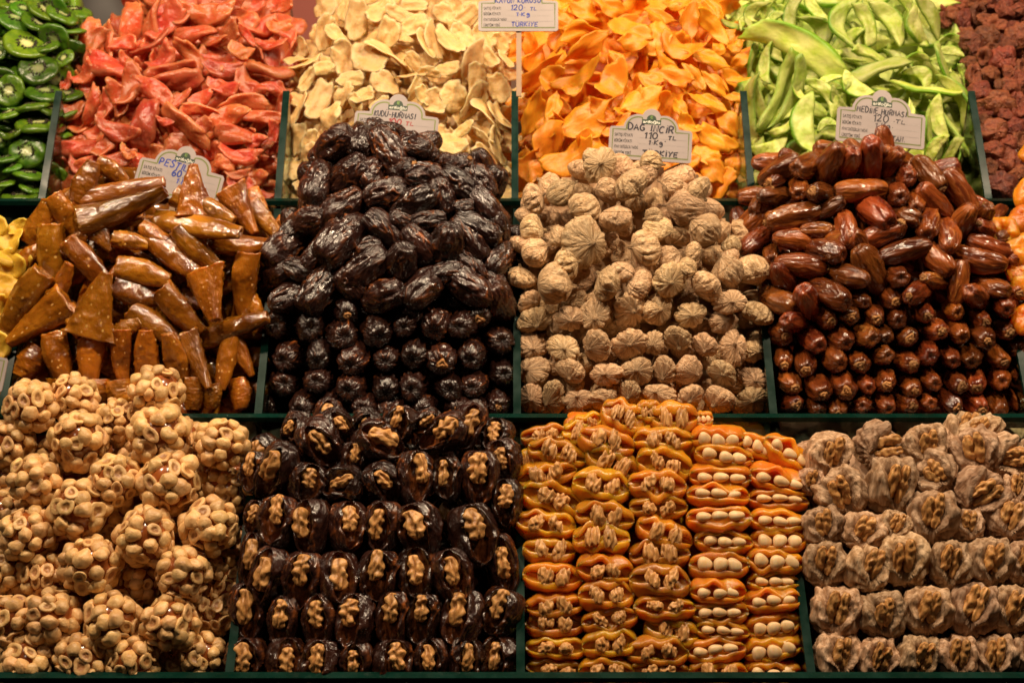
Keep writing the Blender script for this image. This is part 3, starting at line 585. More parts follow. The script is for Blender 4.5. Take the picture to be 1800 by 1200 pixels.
def berries():
    L_ = [(75,50,80,70),(250,80,90,110),(170,110,100,110),(300,110,110,80),(400,50,90,120),(470,55,90,70),(340,20,90,60),(240,10,100,60),(440,160,90,80),(350,140,130,70),(300,200,120,120),(210,230,130,90),(460,220,125,150),(385,330,130,130),(280,320,90,100),(235,270,80,80),(200,350,80,70),(230,420,90,110),(320,410,90,90),(260,510,115,120),(350,570,170,130),(420,480,110,70),(470,440,80,90),(490,380,70,90),(475,590,90,150),(330,740,170,140),(455,700,110,90),(480,780,90,100),(395,870,140,140),(330,840,140,60),(490,890,90,90),(310,930,90,110),(370,1030,180,150),(470,960,90,80),(460,1070,120,100),(280,620,100,80),(150,30,80,70),(110,80,90,80),(60,110,90,90),(400,640,100,80),(420,790,90,80),(290,680,90,80),(420,240,90,90),(170,180,90,80),(330,270,80,70),(420,400,80,80),(380,480,80,80)]
    its = []
    poly = [(1690,-20),(1830,-20),(1830,352),(1728,352),(1712,200),(1688,70),(1650,10)]
    pts = zo([(a, b_, c, d_, 0) for a, b_, c, d_ in L_], 1640, 0, 3.156)
    for x, y, l, wd, _ in pts:
        d = surf('top', x, y, 1800, 120, .01); s_ = S(max(l, wd)*1.12, d)
        m3 = frame_rot(0 if l > wd else 90, rnd.uniform(-.5, .5), (rnd.uniform(-.5, .5), rnd.uniform(-.1, .8)))
        o = put('dried_strawberry', rnd.choice(PR['berry']), P(x, y, d-.003), m3, (s_, s_*max(.75, min(l, wd)/max(l, wd))*1.1, s_))
        its.append((o, x, y, 'large' if l*wd > 17000 else ('small' if l*wd < 7500 else ''), ''))
    for (x, y) in scatter(poly, 26):
        d = surf('top', x, y, 1800, 120, .01)+.012; s_ = S(rnd.uniform(28, 40), d)
        o = put('dried_strawberry', rnd.choice(PR['berry']), P(x, y, d), frame_rot(rnd.uniform(0, 180), rnd.uniform(-.5, .5), (rnd.uniform(-.5, .5), .4)), s_)
        its.append((o, x, y, '', ''))
    label_heap(its, 'rust brown dried strawberry', 'dried strawberry', 'dried strawberries in their heap', 36, 'glass rail')
    mass('strawberry_heap', poly, 'top', M['berry'], .024, cx=1800, hw=120, fall=.01)
berries()
def kiwis():
    L_ = [(80,100,220,150,-30),(140,245,250,180,-25),(205,372,222,205,0),(50,480,180,210,70),(235,490,210,130,-15),(205,660,250,140,-2),(145,800,200,200,0),(0,740,90,140,90),(50,600,150,80,15),(150,920,170,60,-10),(20,970,130,50,15),(110,1040,210,80,0),(160,990,120,60,-25),(330,80,180,110,-30),(270,40,220,120,-35),(230,60,200,100,-40),(120,50,140,100,-30),(290,200,180,100,-20),(340,310,120,110,30),(60,880,120,80,20),(0,280,80,100,90),(240,250,160,90,20),(180,560,200,70,10),(90,700,170,80,30),(260,580,150,60,-20),(30,840,160,60,10),(200,130,190,100,-35)]
    its = []; poly = [(-25,-20),(140,-20),(135,60),(118,180),(100,352),(-25,352)]
    def one(x, y, l, wd, a, dd):
        d = surf('top', x, y, -10, 160, .01)+dd; s_ = S(l, d); rat = min(1, wd/l)
        m3 = frame_rot(a, rnd.uniform(-.1, .1), (0, .15)) @ Matrix.Rotation(-math.acos(max(.12, rat))*(.95 if rnd.random() < .8 else -.8), 3, 'X')
        k = rnd.randrange(4); o = put('kiwi_slice', PR['kiwi'][k], P(x, y, d), m3, s_)
        sd = child('seeds', PR['kseed'][k % 2], o, (0, 0, 0), 1); kind(sd, 'stuff'); return wrap(o, 'kiwi_flesh')
    for x, y, l, wd, a in zo(L_, 0, 0, 3):
        o = one(x, y, l, wd, a, -.003); its.append((o, x, y, 'open faced' if wd/l > .8 else ('edge-on' if wd/l < .45 else ''), ''))
    for x, y in scatter(poly, 30):
        o = one(x, y, rnd.uniform(55, 70), rnd.uniform(20, 45), rnd.uniform(-40, 40), .012)
        its.append((o, x, y, '', ''))
    label_heap(its, 'green dried kiwi slice', 'kiwi slice', 'green kiwi slices in their heap', 34, 'glass rail')
    mass('kiwi_heap', poly, 'top', M['kiwi'], .024, cx=-10, hw=160, fall=.01)
kiwis()
# ------------------------------------------------------------------ middle row
def dates(key, name, noun, cat, group, heap, rows, ox, oy, sc, cx, hw, band, rail, capP, poly, massname, massmat, aspect, squeeze=1.0):
    its = []
    def endon(x, y, wd, h, dd=0):
        d = surf('mid', x, y, cx, hw)+.012+dd; dia = S((wd+h)/2*1.03, d); k = rnd.choice(PR[key])
        X = (V((0, -1, 0))+V((rnd.uniform(-.22, .22), 0, rnd.uniform(-.05, .35)))).normalized()
        Y = X.cross(V((0, 0, 1))).normalized(); Z = X.cross(Y); m3 = Matrix((X, Y, Z)).transposed() @ Matrix.Rotation(rnd.uniform(0, 6.3), 3, 'X')
        ln = dia/aspect*squeeze
        o = put(name, k, P(x, y, d), m3, (ln, dia/aspect, dia/aspect)); return cap(o, ln, dia/aspect, .85)
    def cap(o, ln, ws, p):
        if rnd.random() < capP*p:
            s_ = rnd.uniform(.0052, .0082); child('stem_cap', rnd.choice(PR['cap']), o, (.475, 0, 0), (s_/ln, s_/ws, s_/ws)); return wrap(o, 'date_flesh')
        return o
    for it in zo(heap, ox, oy, sc):
        x, y, l, wd = it[:4]; a = it[4] if len(it) > 4 else 0; e = len(it) > 5 or (len(it) == 5 and a == 'e')
        if e: o = endon(x, y, wd, l, -.010); its.append((o, x, y, '', 'seen end on')); continue
        if l < wd: l = wd*1.05
        d = surf('mid', x, y, cx, hw)-.003*rnd.random(); k = rnd.choice(PR[key]); ln = S(l*1.04, d)
        t_ = 0
        full = S(wd, d)/aspect
        if full > ln*1.05: t_ = math.copysign(math.tan(math.acos(min(1, ln/full))), rnd.uniform(-1, .4)); ln = full
        if rnd.random() < .5: a += 180
        o = put(name, k, P(x, y, d), frame_rot(a, max(-1.5, min(1.5, t_))+rnd.uniform(-.15, .15), (0, .3)) @ Matrix.Rotation(rnd.uniform(0, 6.3), 3, 'X'), (ln, S(wd*1.05, d)/aspect, S(wd*1.05, d)/aspect))
        o = cap(o, ln, S(wd, d)/aspect, .6)
        its.append((o, x, y, '', lean(a)))
    for it in zo(rows, ox, oy, sc):
        x, y, wd = it[:3]; h = it[3] if len(it) > 3 else wd
        its.append((endon(x, y, wd, h), x, y, '', 'seen end on'))
    pts = [(i[1], i[2]) for i in its]
    for x, y in scatter(poly, 34):
        if y > 560: continue
        d = surf('mid', x, y, cx, hw)+.021; ws = S(rnd.uniform(40, 50), d)/aspect*(.8 if key == 'brown' else 1)
        o = put(name, rnd.choice(PR[key]), P(x, y, d), frame_rot(rnd.uniform(0, 360), rnd.uniform(-.6, .6)), (ws, ws, ws))
        its.append((o, x, y, '', ''))
    label_heap(its, noun, cat, group, band, rail)
    mass(massname, poly, 'mid', M[massmat], .034, cx=cx, hw=hw)
DH = [(550,72,110,80,-10),(340,115,160,115,35),(437,105,120,110,90),(540,140,200,130,-55),(640,125,130,105,-20),(690,155,80,60,0),(665,230,150,105,10),(270,265,160,120,75),(395,235,170,120,40),(530,300,175,110,25),(365,355,195,120,35),(635,340,190,120,30),(800,185,100,70,10),(845,215,140,70,-60),(805,260,155,95,-40),(745,310,145,90,-70),(900,255,140,80,-60),(920,365,205,110,-55),(820,350,90,60,0),(235,410,140,105,20),(150,505,180,130,40),(365,475,205,155,50),(520,430,175,105,-45),(660,490,165,105,-55),(690,405,140,85,10),(765,500,160,120,80),(845,475,205,100,-50),(880,430,195,105,-30),(960,545,120,105,60),(265,530,150,85,55),(215,590,145,90,-20),(445,595,235,135,45),(590,570,160,115,75),(675,655,160,130,50),(275,665,185,125,60),(525,690,165,115,20),(845,645,215,125,-35),(850,570,150,80,-40),(960,700,135,115,-60),(120,610,120,105,30),(170,690,135,110,30),(935,620,130,80,-50),(290,410,120,80,60),(600,410,120,80,-20),(480,225,120,90,70),(590,215,110,90,20),(735,250,120,80,-50),(460,520,140,90,30),(400,640,140,90,-40),(760,600,140,90,20),(250,340,120,90,60),(960,430,120,80,-70),(180,440,110,80,50)]
DR = [(245,800,120),(370,825,120),(495,810,120),(605,790,100),(720,780,118),(825,790,115),(385,735,100),(955,850,112),(140,790,115,130),(890,745,105),(640,740,90),(70,930,112),(170,910,115),(285,900,112),(420,915,118),(540,920,95),(640,895,105),(740,920,118),(860,900,108),(970,970,108),(150,1010,108),(280,1000,110),(410,1020,112),(530,1020,105),(640,1020,112),(770,1025,105),(870,1015,100),(85,1095,112),(225,1095,108),(340,1090,105),(450,1100,105),(560,1105,102),(680,1100,98),(800,1095,98),(955,1085,105),(880,1105,80)]
POLY_D = [(645,215),(720,225),(770,290),(850,290),(885,360),(898,440),(903,725),(446,728),(452,640),(470,520),(480,430),(520,390),(545,290)]
dates('dark', 'dark_date', 'wrinkled dark date', 'date', 'wrinkled dark dates in their heap', DH, DR, 430, 200, 2.143, 690, 225, 30, 'middle rail', .22, POLY_D, 'dark_date_heap', 'dark_date', .60, .95)
MH = [(235,135,180,95,30),(340,115,130,100,30),(435,120,160,110,80),(515,110,100,90,90),(600,95,160,110,-75),(685,105,90,80,70),(690,75,80,60,-20),(745,160,100,80,0,'e'),(835,155,155,95,-60),(960,225,225,95,-55),(225,175,110,65,30),(210,240,145,80,5),(310,205,80,90,0,'e'),(405,235,120,90,-10),(560,220,215,100,5),(705,235,95,100,0,'e'),(780,265,80,90,0,'e'),(860,265,185,95,-40),(120,340,205,90,45),(290,325,245,110,12),(385,380,140,65,0),(500,375,145,98,85),(615,300,155,115,-55),(735,325,110,85,-20),(835,345,135,105,65),(915,400,135,98,80),(970,350,125,98,75),(1055,325,90,75,80),(1070,375,100,75,-20),(135,425,175,95,30),(295,420,175,90,-8),(415,460,125,92,-20),(320,520,215,95,-8),(640,400,215,95,20),(740,465,215,95,15),(865,490,155,95,-55),(600,540,215,115,-55),(955,590,185,85,80),(1090,455,215,95,-20),(1040,500,195,105,-15),(1165,400,125,85,20),(250,580,135,100,-45),(230,670,115,105,-30),(350,675,145,105,-50),(430,635,145,115,-35),(510,565,125,95,-20),(470,490,100,65,0),(705,570,95,95,0,'e'),(200,480,80,80,0,'e'),(795,630,125,92,20),(860,585,115,75,-10),(1030,650,125,92,-30),(1090,610,120,82,-20),(1180,615,90,80,0,'e'),(1135,680,100,95,0,'e'),(295,750,120,88,-10),(150,270,120,70,50),(430,290,130,70,30),(690,400,110,70,60),(560,430,120,80,-40),(1190,520,110,80,-30),(470,420,110,80,10)]
MR = [(555,650,82,70),(670,650,98,82),(410,730,92),(510,720,90),(610,715,82),(705,725,98,88),(805,705,90,84),(930,700,92,70),(1035,730,84,70),(225,800,100),(355,820,105,92),(475,805,98),(575,800,100),(655,795,64,82),(740,805,96,88),(855,780,98,92),(945,780,82,96),(1035,805,105),(1135,780,88),(1205,770,66,90),(245,890,88,84),(340,910,100,92),(445,890,102),(550,910,96,92),(645,880,84,90),(740,910,100,92),(828,875,96,100),(920,890,76,86),(1000,880,96,88),(1105,885,88,92),(1190,850,92),(262,988,96,92),(380,1005,108,100),(492,1000,112),(580,995,72,82),(660,985,92),(755,1010,92,84),(835,980,88,84),(935,990,88),(1020,980,92,88),(1115,975,96,92),(1200,950,84,90),(270,1075,92,84),(375,1085,84,72),(470,1085,92,76),(560,1085,84,78),(650,1075,84),(740,1080,84,78),(820,1070,78),(910,1065,92,88),(1015,1070,96,88),(1107,1075,88,84),(1190,1060,84,90)]
POLY_M = [(1350,280),(1440,262),(1540,250),(1640,290),(1710,340),(1760,400),(1830,440),(1830,722),(1362,722),(1358,500),(1300,400)]
dates('brown', 'brown_date', 'glossy reddish brown date', 'date', 'reddish brown dates in their heap', MH, MR, 1270, 240, 2.3075, 1570, 240, 30, 'middle rail', .45, POLY_M, 'brown_date_heap', 'date', .46, .95)
def figs():
    H = [(380,115,160,130,0,'e'),(600,110,140,90,-10),(240,220,190,95,25),(125,250,135,125,20),(300,300,190,135,30),(395,205,130,80,10),(510,210,160,150,-50),(560,150,120,110,-40),(445,320,155,135,90),(660,185,140,90,-10),(785,230,125,120,-40),(710,275,230,125,-10),(800,360,195,130,-45),(630,380,190,105,-20),(320,430,190,190,0,'e'),(120,370,155,115,10),(130,465,165,125,20),(60,430,100,100,70),(545,455,185,145,190),(680,500,145,110,20),(260,520,155,125,10),(215,600,205,160,0),(65,560,130,110,80),(395,590,165,140,150),(530,590,155,130,-30),(670,585,165,140,0,'e'),(880,540,205,130,-45),(1000,560,190,145,-75),(905,430,120,80,120),(805,620,155,130,40),(905,670,140,115,0,'e'),(1010,730,140,125,60),(770,470,100,80,0),(200,400,130,100,150),(70,330,110,90,60),(330,390,120,90,20),(480,540,130,100,60),(590,330,110,80,20),(740,540,120,90,-30),(900,480,110,80,-50)]
    R = [(95,670,115,90),(120,745,150,135),(255,745,135,130),(360,720,132,132),(490,710,132,155),(620,705,138,142),(745,730,138,132),(880,755,138,120),(95,850,142,112),(230,855,142,122),(365,855,132,142),(500,850,150,140),(600,835,95,130),(690,825,118,130),(800,850,105,130),(910,865,114,140),(1015,870,114,130),(110,950,152,118),(255,955,132,122),(400,970,155,122),(535,955,142,122),(640,950,112,130),(745,950,122,140),(865,970,122,112),(1000,980,128,114),(100,1060,114,112),(195,1060,104,140),(285,1070,132,112),(390,1065,122,96),(495,1035,104,96),(620,1045,132,98),(750,1060,118,104),(860,1075,142,112),(1000,1075,152,122)]
    cx, hw = 1130, 235; its = []
    def endon(x, y, wd, h, dd=0):
        d = surf('mid', x, y, cx, hw)+.008+dd; s_ = S(1.12, d)
        X = (V((0, -1, 0))+V((rnd.uniform(-.75, .75), 0, rnd.uniform(-.4, .8)))).normalized()
        Y = X.cross(V((0, 0, 1))).normalized(); Z = X.cross(Y)
        m3 = Matrix((X, Y, Z)).transposed() @ Matrix.Rotation(rnd.choice((0, math.pi))+rnd.uniform(-.25, .25), 3, 'X')
        return put('dried_fig', rnd.choice(PR['fig']), P(x, y, d), m3, (s_*(wd+h)*.44, s_*wd*1.02, s_*h*1.30))
    for it in zo(H, 890, 240, 2.308):
        x, y, l, wd, a = it[:5]
        if len(it) > 5: its.append((endon(x, y, l, wd, -.012), x, y, '', 'end on')); continue
        d = surf('mid', x, y, cx, hw)-.003*rnd.random(); s_ = S(1.08, d)
        if a not in (90, -75, 0, 190, 150, 120) and rnd.random() < .4: a += 180
        o = put('dried_fig', rnd.choice(PR['fig']), P(x, y, d), frame_rot(a, rnd.uniform(-.35, .2), (rnd.uniform(-.4, .4), rnd.uniform(0, .6))) , (s_*l, s_*wd*1.12, s_*wd*rnd.uniform(.8, 1.3)))
        its.append((o, x, y, '', lean(a)))
    for x, y, wd, h in zo(R, 890, 240, 2.308): its.append((endon(x, y, wd, h), x, y, '', 'end on'))
    poly = [(1040,285),(1160,285),(1240,330),(1290,400),(1345,470),(1350,725),(910,725),(906,420),(930,340)]
    for x, y in scatter(poly, 36):
        d = surf('mid', x, y, cx, hw)+.027; s_ = S(rnd.uniform(56, 70), d)
        o = put('dried_fig', rnd.choice(PR['fig']), P(x, y, d), frame_rot(rnd.uniform(0, 360), rnd.uniform(-.6, .6), (rnd.uniform(-.5, .5), .3)), s_)
        its.append((o, x, y, '', ''))
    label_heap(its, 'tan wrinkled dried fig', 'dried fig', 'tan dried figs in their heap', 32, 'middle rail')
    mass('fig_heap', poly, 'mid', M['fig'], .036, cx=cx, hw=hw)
figs()
def pestils():
    H = [(375,150,190,115,70,'c'),(495,100,150,85,-35,'c'),(525,190,400,95,12,'c'),(545,265,390,150,20,'t'),(850,190,230,190,95,'t'),(900,265,290,115,-25,'c'),(870,340,410,115,-10,'c'),(1065,280,230,150,-60,'t'),(1165,320,195,85,-50,'c'),(1080,430,265,100,0,'c'),(180,330,200,120,60,'c'),(295,300,215,110,-60,'c'),(225,480,280,135,-88,'c'),(445,390,160,140,-50,'t'),(575,410,155,85,-10,'c'),(400,520,295,105,-50,'c'),(130,470,130,85,40,'c'),(765,465,285,125,-40,'c'),(870,450,265,110,-45,'c'),(630,545,235,125,-15,'c'),(270,600,205,85,60,'c'),(425,690,290,250,75,'t'),(600,640,205,130,-20,'c'),(95,680,335,130,-125,'c'),(170,760,315,190,-145,'t'),(685,780,250,110,-35,'c'),(790,720,255,120,-50,'c'),(920,650,235,200,-75,'t'),(1075,600,275,120,-95,'c'),(1030,790,325,110,20,'c'),(135,945,150,135,-120,'c'),(255,920,215,125,-75,'c'),(400,915,225,130,-95,'c'),(530,910,225,95,-90,'c'),(645,910,225,120,90,'c'),(770,920,225,115,100,'c'),(870,940,265,115,-65,'t'),(995,930,265,95,-100,'c'),(1060,910,205,120,-60,'t'),(1060,1080,135,105,-80,'c'),(50,1060,155,105,30,'c'),(430,1080,125,125,-90,'c'),(530,1085,125,125,-80,'c'),(690,1080,125,110,-90,'c'),(850,1080,140,105,-90,'c'),(930,1090,110,95,-90,'c'),(1160,500,150,80,60,'c'),(680,380,140,80,-30,'c'),(330,420,130,90,40,'c'),(520,560,140,90,60,'c'),(30,760,170,100,60,'c'),(1110,700,150,90,-60,'c'),(330,760,150,90,-60,'c'),(560,790,150,90,30,'c'),(250,1080,130,110,-90,'c')]
    its = []; cx, hw = 235, 235
    for x, y, l, wd, a, ty in zo(H, 0, 260, 2.5):
        d = surf('mid', x, y, cx, hw, .025)-.004*rnd.random()-(.006 if l*wd > 6500 else 0); s_ = S(1.05, d)
        me = rnd.choice(PR['packet' if ty == 't' else 'roll']); ext = [v.co.y for v in me.vertices]; asp = max(ext)-min(ext)
        o = put('fruit_leather_packet' if ty == 't' else 'fruit_leather_roll', me, P(x, y, d), frame_rot(a, rnd.uniform(-.3, .15), (rnd.uniform(-.25, .25), .3)) @ Matrix.Rotation(rnd.uniform(-.3, .3), 3, 'X'), (s_*l, s_*wd/asp, s_*(wd/asp*.85 if ty == 'c' else l*.8)))
        its.append((o, x, y, 'long' if l > 105 and ty == 'c' else ('short' if l < 62 else ''), lean(a)))
    poly = [(150,310),(230,285),(340,300),(440,350),(492,400),(470,520),(450,720),(8,725),(-20,640),(10,540),(50,440),(90,360)]
    for x, y in scatter(poly, 40):
        if y < 360 and 215 < x < 410: continue
        d = surf('mid', x, y, cx, hw, .025)+.020; s_ = S(rnd.uniform(70, 95), d)
        o = put('fruit_leather_roll', rnd.choice(PR['roll']), P(x, y, d), frame_rot(rnd.uniform(0, 360), rnd.uniform(-.4, .4)), s_)
        its.append((o, x, y, '', ''))
    tri = [i for i in its if i[0].name.startswith('fruit_leather_p')]; ro = [i for i in its if i not in tri]
    label_heap(ro, 'glossy amber leather roll', 'fruit leather', 'amber fruit leather rolls in their heap', 34, 'middle rail')
    label_heap(tri, 'triangular amber leather packet', 'fruit leather', 'amber fruit leather packets in their heap', 60, 'middle rail', 'packet row')
    mass('fruit_leather_heap', poly, 'mid', M['pestil'], .036, cx=cx, hw=hw, fall=.025)
pestils()
its = []
for x, y, l, wd, a in [(8,420,75,52,-25),(-5,475,90,60,15),(30,400,34,26,40),(12,510,70,50,-50),(-10,560,80,52,70),(25,455,60,36,-10),(-15,620,70,50,40),(-30,400,70,60,0)]:
    d = surf('mid', x, y)+.01; s_ = S(1.1, d)
    o = put('pineapple_piece', rnd.choice(PR['yellow']), P(x, y, d), frame_rot(a, rnd.uniform(-.3, .3), (.3, .4)), (s_*l, s_*wd*1.6, s_*l)); its.append((o, x, y, '', lean(a)))
label_heap(its, 'yellow dried pineapple piece', 'pineapple piece', 'yellow pineapple pieces beside the leather rolls', 40, 'middle rail')
its = []
def whole_apricot(seed):
    def fn(t, ph):
        th = math.pi*t; z = -.5*math.cos(th); s = math.sin(th)**.8 if 0 < t < 1 else 0
        n = N(math.cos(ph)*1.2+seed*5, math.sin(ph)*1.2, z*2)
        return (.5*s*math.cos(ph)*(1+.15*n), .42*s*math.sin(ph)*(1+.15*n), z*.5*(1-.35*math.exp(-(s/.3)**2))+.08*n, 0)
    return lathe('apricot_skin', 18, 26, fn, M['apricot'])
PR['wapr'] = [whole_apricot(i+1) for i in range(3)]
for x, y, l in [(1800,385,56),(1795,440,70),(1812,340,60),(1790,475,48),(1815,500,66),(1765,410,58),(1820,270,50),(1805,560,56)]:
    d = surf('mid', x, y)+.012; o = put('whole_apricot', rnd.choice(PR['wapr']), P(x, y, d), frame_rot(rnd.uniform(0, 180), .2, (-.4, .3)), S(l*1.15, d)); its.append((o, x, y, '', ''))
label_heap(its, 'orange whole dried apricot beside brown dates', 'dried apricot', 'whole dried apricots beside the brown dates', 50, 'middle rail')
# ------------------------------------------------------------------ bottom row
def hazel_balls():
    B = [(120,160,210),(280,130,195),(595,105,215),(445,215,175),(40,300,190),(300,290,232),(600,270,242),(835,300,205),(700,290,150),(435,440,205),(640,445,242),(135,440,210),(300,545,235),(110,640,222),(550,650,235),(790,610,222),(345,760,238),(690,790,215),(40,780,195),(165,800,190),(520,830,160),(45,965,212),(200,950,222),(425,970,232),(640,970,222),(800,940,170),(110,1120,212),(310,1110,212),(500,1120,205),(760,1100,192),(640,1150,170),(800,450,150),(870,480,120),(15,430,130),(20,560,150),(440,590,140),(840,780,130),(30,1140,150),(230,340,150),(520,330,130),(430,860,150),(860,860,120)]
    its = []; cx, hw = 200, 260
    for n_, (x, y, dm) in enumerate([(a/2.1435, 640+b_/2.1435, c/2.1435) for a, b_, c in B]):
        d = surf('low', x, y, cx, hw, .02)+(.030 if dm < 80 else (.012 if dm < 95 else 0)); dia = S(max(dm, 84)*.98, d)
        e = bpy.data.objects.new('hazelnut_ball', None); C.objects.link(e); e.location = P(x, y, d); e.empty_display_size = .01
        e.rotation_euler = (rnd.uniform(0, 6), rnd.uniform(0, 6), rnd.uniform(0, 6))
        child('caramel_core', PR['core'][0], e, (0, 0, 0), dia*.80); nn = 38
        for i in range(nn):
            zz = 1-2*(i+.5)/nn; th = i*2.39996+rnd.uniform(-.22, .22); zz = max(-1, min(1, zz+rnd.uniform(-.05, .05))); r = math.sqrt(1-zz*zz)
            dr = V((r*math.cos(th), r*math.sin(th), zz))
            half = rnd.random() < .32; s_ = dia*rnd.uniform(.26, .345)
            if half: tgt = (dr+.28*V((rnd.uniform(-1, 1), rnd.uniform(-1, 1), rnd.uniform(-1, 1)))); off = .43
            else: tgt = V((rnd.uniform(-1, 1), rnd.uniform(-1, 1), rnd.uniform(-1, 1)))*.55+dr; off = .415
            o = child('hazelnut_half' if half else 'hazelnut', rnd.choice(PR['hhalf' if half else 'hwhole']), e, dr*dia*off*rnd.uniform(.96, 1.05), (s_, s_*rnd.uniform(.74, 1), s_*rnd.uniform(.62, .85)))
            o.rotation_euler = tgt.to_track_quat('Z', 'Y').to_euler()
        its.append((e, x, y, '', ''))
    label_heap(its, 'caramel ball studded with roasted hazelnuts', 'nut ball', 'hazelnut balls in their heap', 48, 'lowest rail', 'row')
    mass('hazelnut_ball_heap', [(30,700),(300,690),(420,760),(430,870),(400,1195),(-20,1195),(-20,720)], 'low', M['caramel'], .05, cx=cx, hw=hw, fall=.02)
hazel_balls()
def stuffed_dates():
    L_ = [(335,130,120,115,60),(440,185,210,165,-55),(505,120,150,120,-65),(630,105,120,110,60),(685,185,205,150,-30),(770,110,150,135,80),(890,100,125,100,30),(960,150,215,130,35),(1060,120,195,115,70),(1185,165,145,120,70),(1215,260,175,130,-75),(160,310,165,95,85),(255,310,255,150,65),(385,360,165,140,80),(540,365,160,145,20),(580,250,125,95,85),(700,360,175,140,-60),(840,335,212,132,92),(975,340,175,112,95),(1110,335,222,150,88),(1220,440,195,130,92),(165,500,135,85,80),(260,520,205,150,78),(400,540,222,145,88),(555,540,202,150,92),(705,540,205,138,85),(860,555,225,165,-72),(1085,580,250,175,-75),(150,680,220,95,85),(220,750,242,142,75),(365,770,232,150,85),(520,765,222,150,-82),(685,750,205,155,88),(840,745,215,142,95),(995,750,222,165,-75),(1205,700,240,115,-78),(130,900,232,132,95),(285,940,205,115,85),(440,940,222,130,88),(590,940,222,140,85),(745,930,222,125,88),(870,930,205,130,85),(1040,930,232,150,80),(1200,900,195,160,70),(120,1110,202,150,85),(290,1110,195,135,88),(440,1120,195,140,80),(590,1115,175,120,85),(745,1120,195,150,95),(905,1110,185,125,90),(1045,1110,192,140,80),(1200,1105,195,160,88)]
    its = []; cx, hw = 665, 260
    for x, y, l, wd, a in zo(L_, 380, 700, 2.4):
        d = surf('low', x, y, cx, hw, .02)-.003*rnd.random(); s_ = S(1.13, d)
        if a < 0: a += 180
        me = rnd.choice(PR['slitdate'])
        vert = abs(a-90) < 25
        m3 = frame_rot(a, (-.30 if not vert else rnd.uniform(.05, .35)), (rnd.uniform(-.45, .45), rnd.uniform(.0, .45)))
        ws = s_*wd/.60
        o = put('stuffed_date', me, P(x, y, d), m3, (s_*l, ws, ws))
        wl = rnd.uniform(.48, .62); wk = .028/(s_*l) if False else wl
        wn = child('walnut_piece', rnd.choice(PR['walnut']), o, (rnd.uniform(.02, .20), rnd.uniform(-.04, .04), .205+rnd.uniform(0, .04)), (wl*.95, .46*s_*l/ws*rnd.uniform(.8, 1.15), .54*s_*l/ws), (rnd.uniform(-.3, .3), 0, rnd.uniform(-.15, .15)))
        its.append((wrap(o, 'date_flesh'), x, y, '', lean(a)))
    poly = [(510,740),(840,725),(905,790),(905,1195),(405,1195),(425,900),(440,820)]
    for x, y in scatter(poly, 52):
        d = surf('low', x, y, cx, hw, .02)+.028; s_ = S(rnd.uniform(82, 95), d)
        o = put('stuffed_date', rnd.choice(PR['slitdate']), P(x, y, d), frame_rot(rnd.uniform(60, 120), .1, (rnd.uniform(-.5, .5), .2)), (s_, s_, s_))
        child('walnut_piece', rnd.choice(PR['walnut']), o, (.1, 0, .20), (.55, .5, .5)); its.append((wrap(o, 'date_flesh'), x, y, '', ''))
    label_heap(its, 'dark date stuffed with walnut', 'stuffed date', 'walnut stuffed dates in their heap', 38, 'lowest rail', 'row')
    mass('stuffed_date_heap', poly, 'low', M['dark_date'], .040, cx=cx, hw=hw, fall=.02)
stuffed_dates()
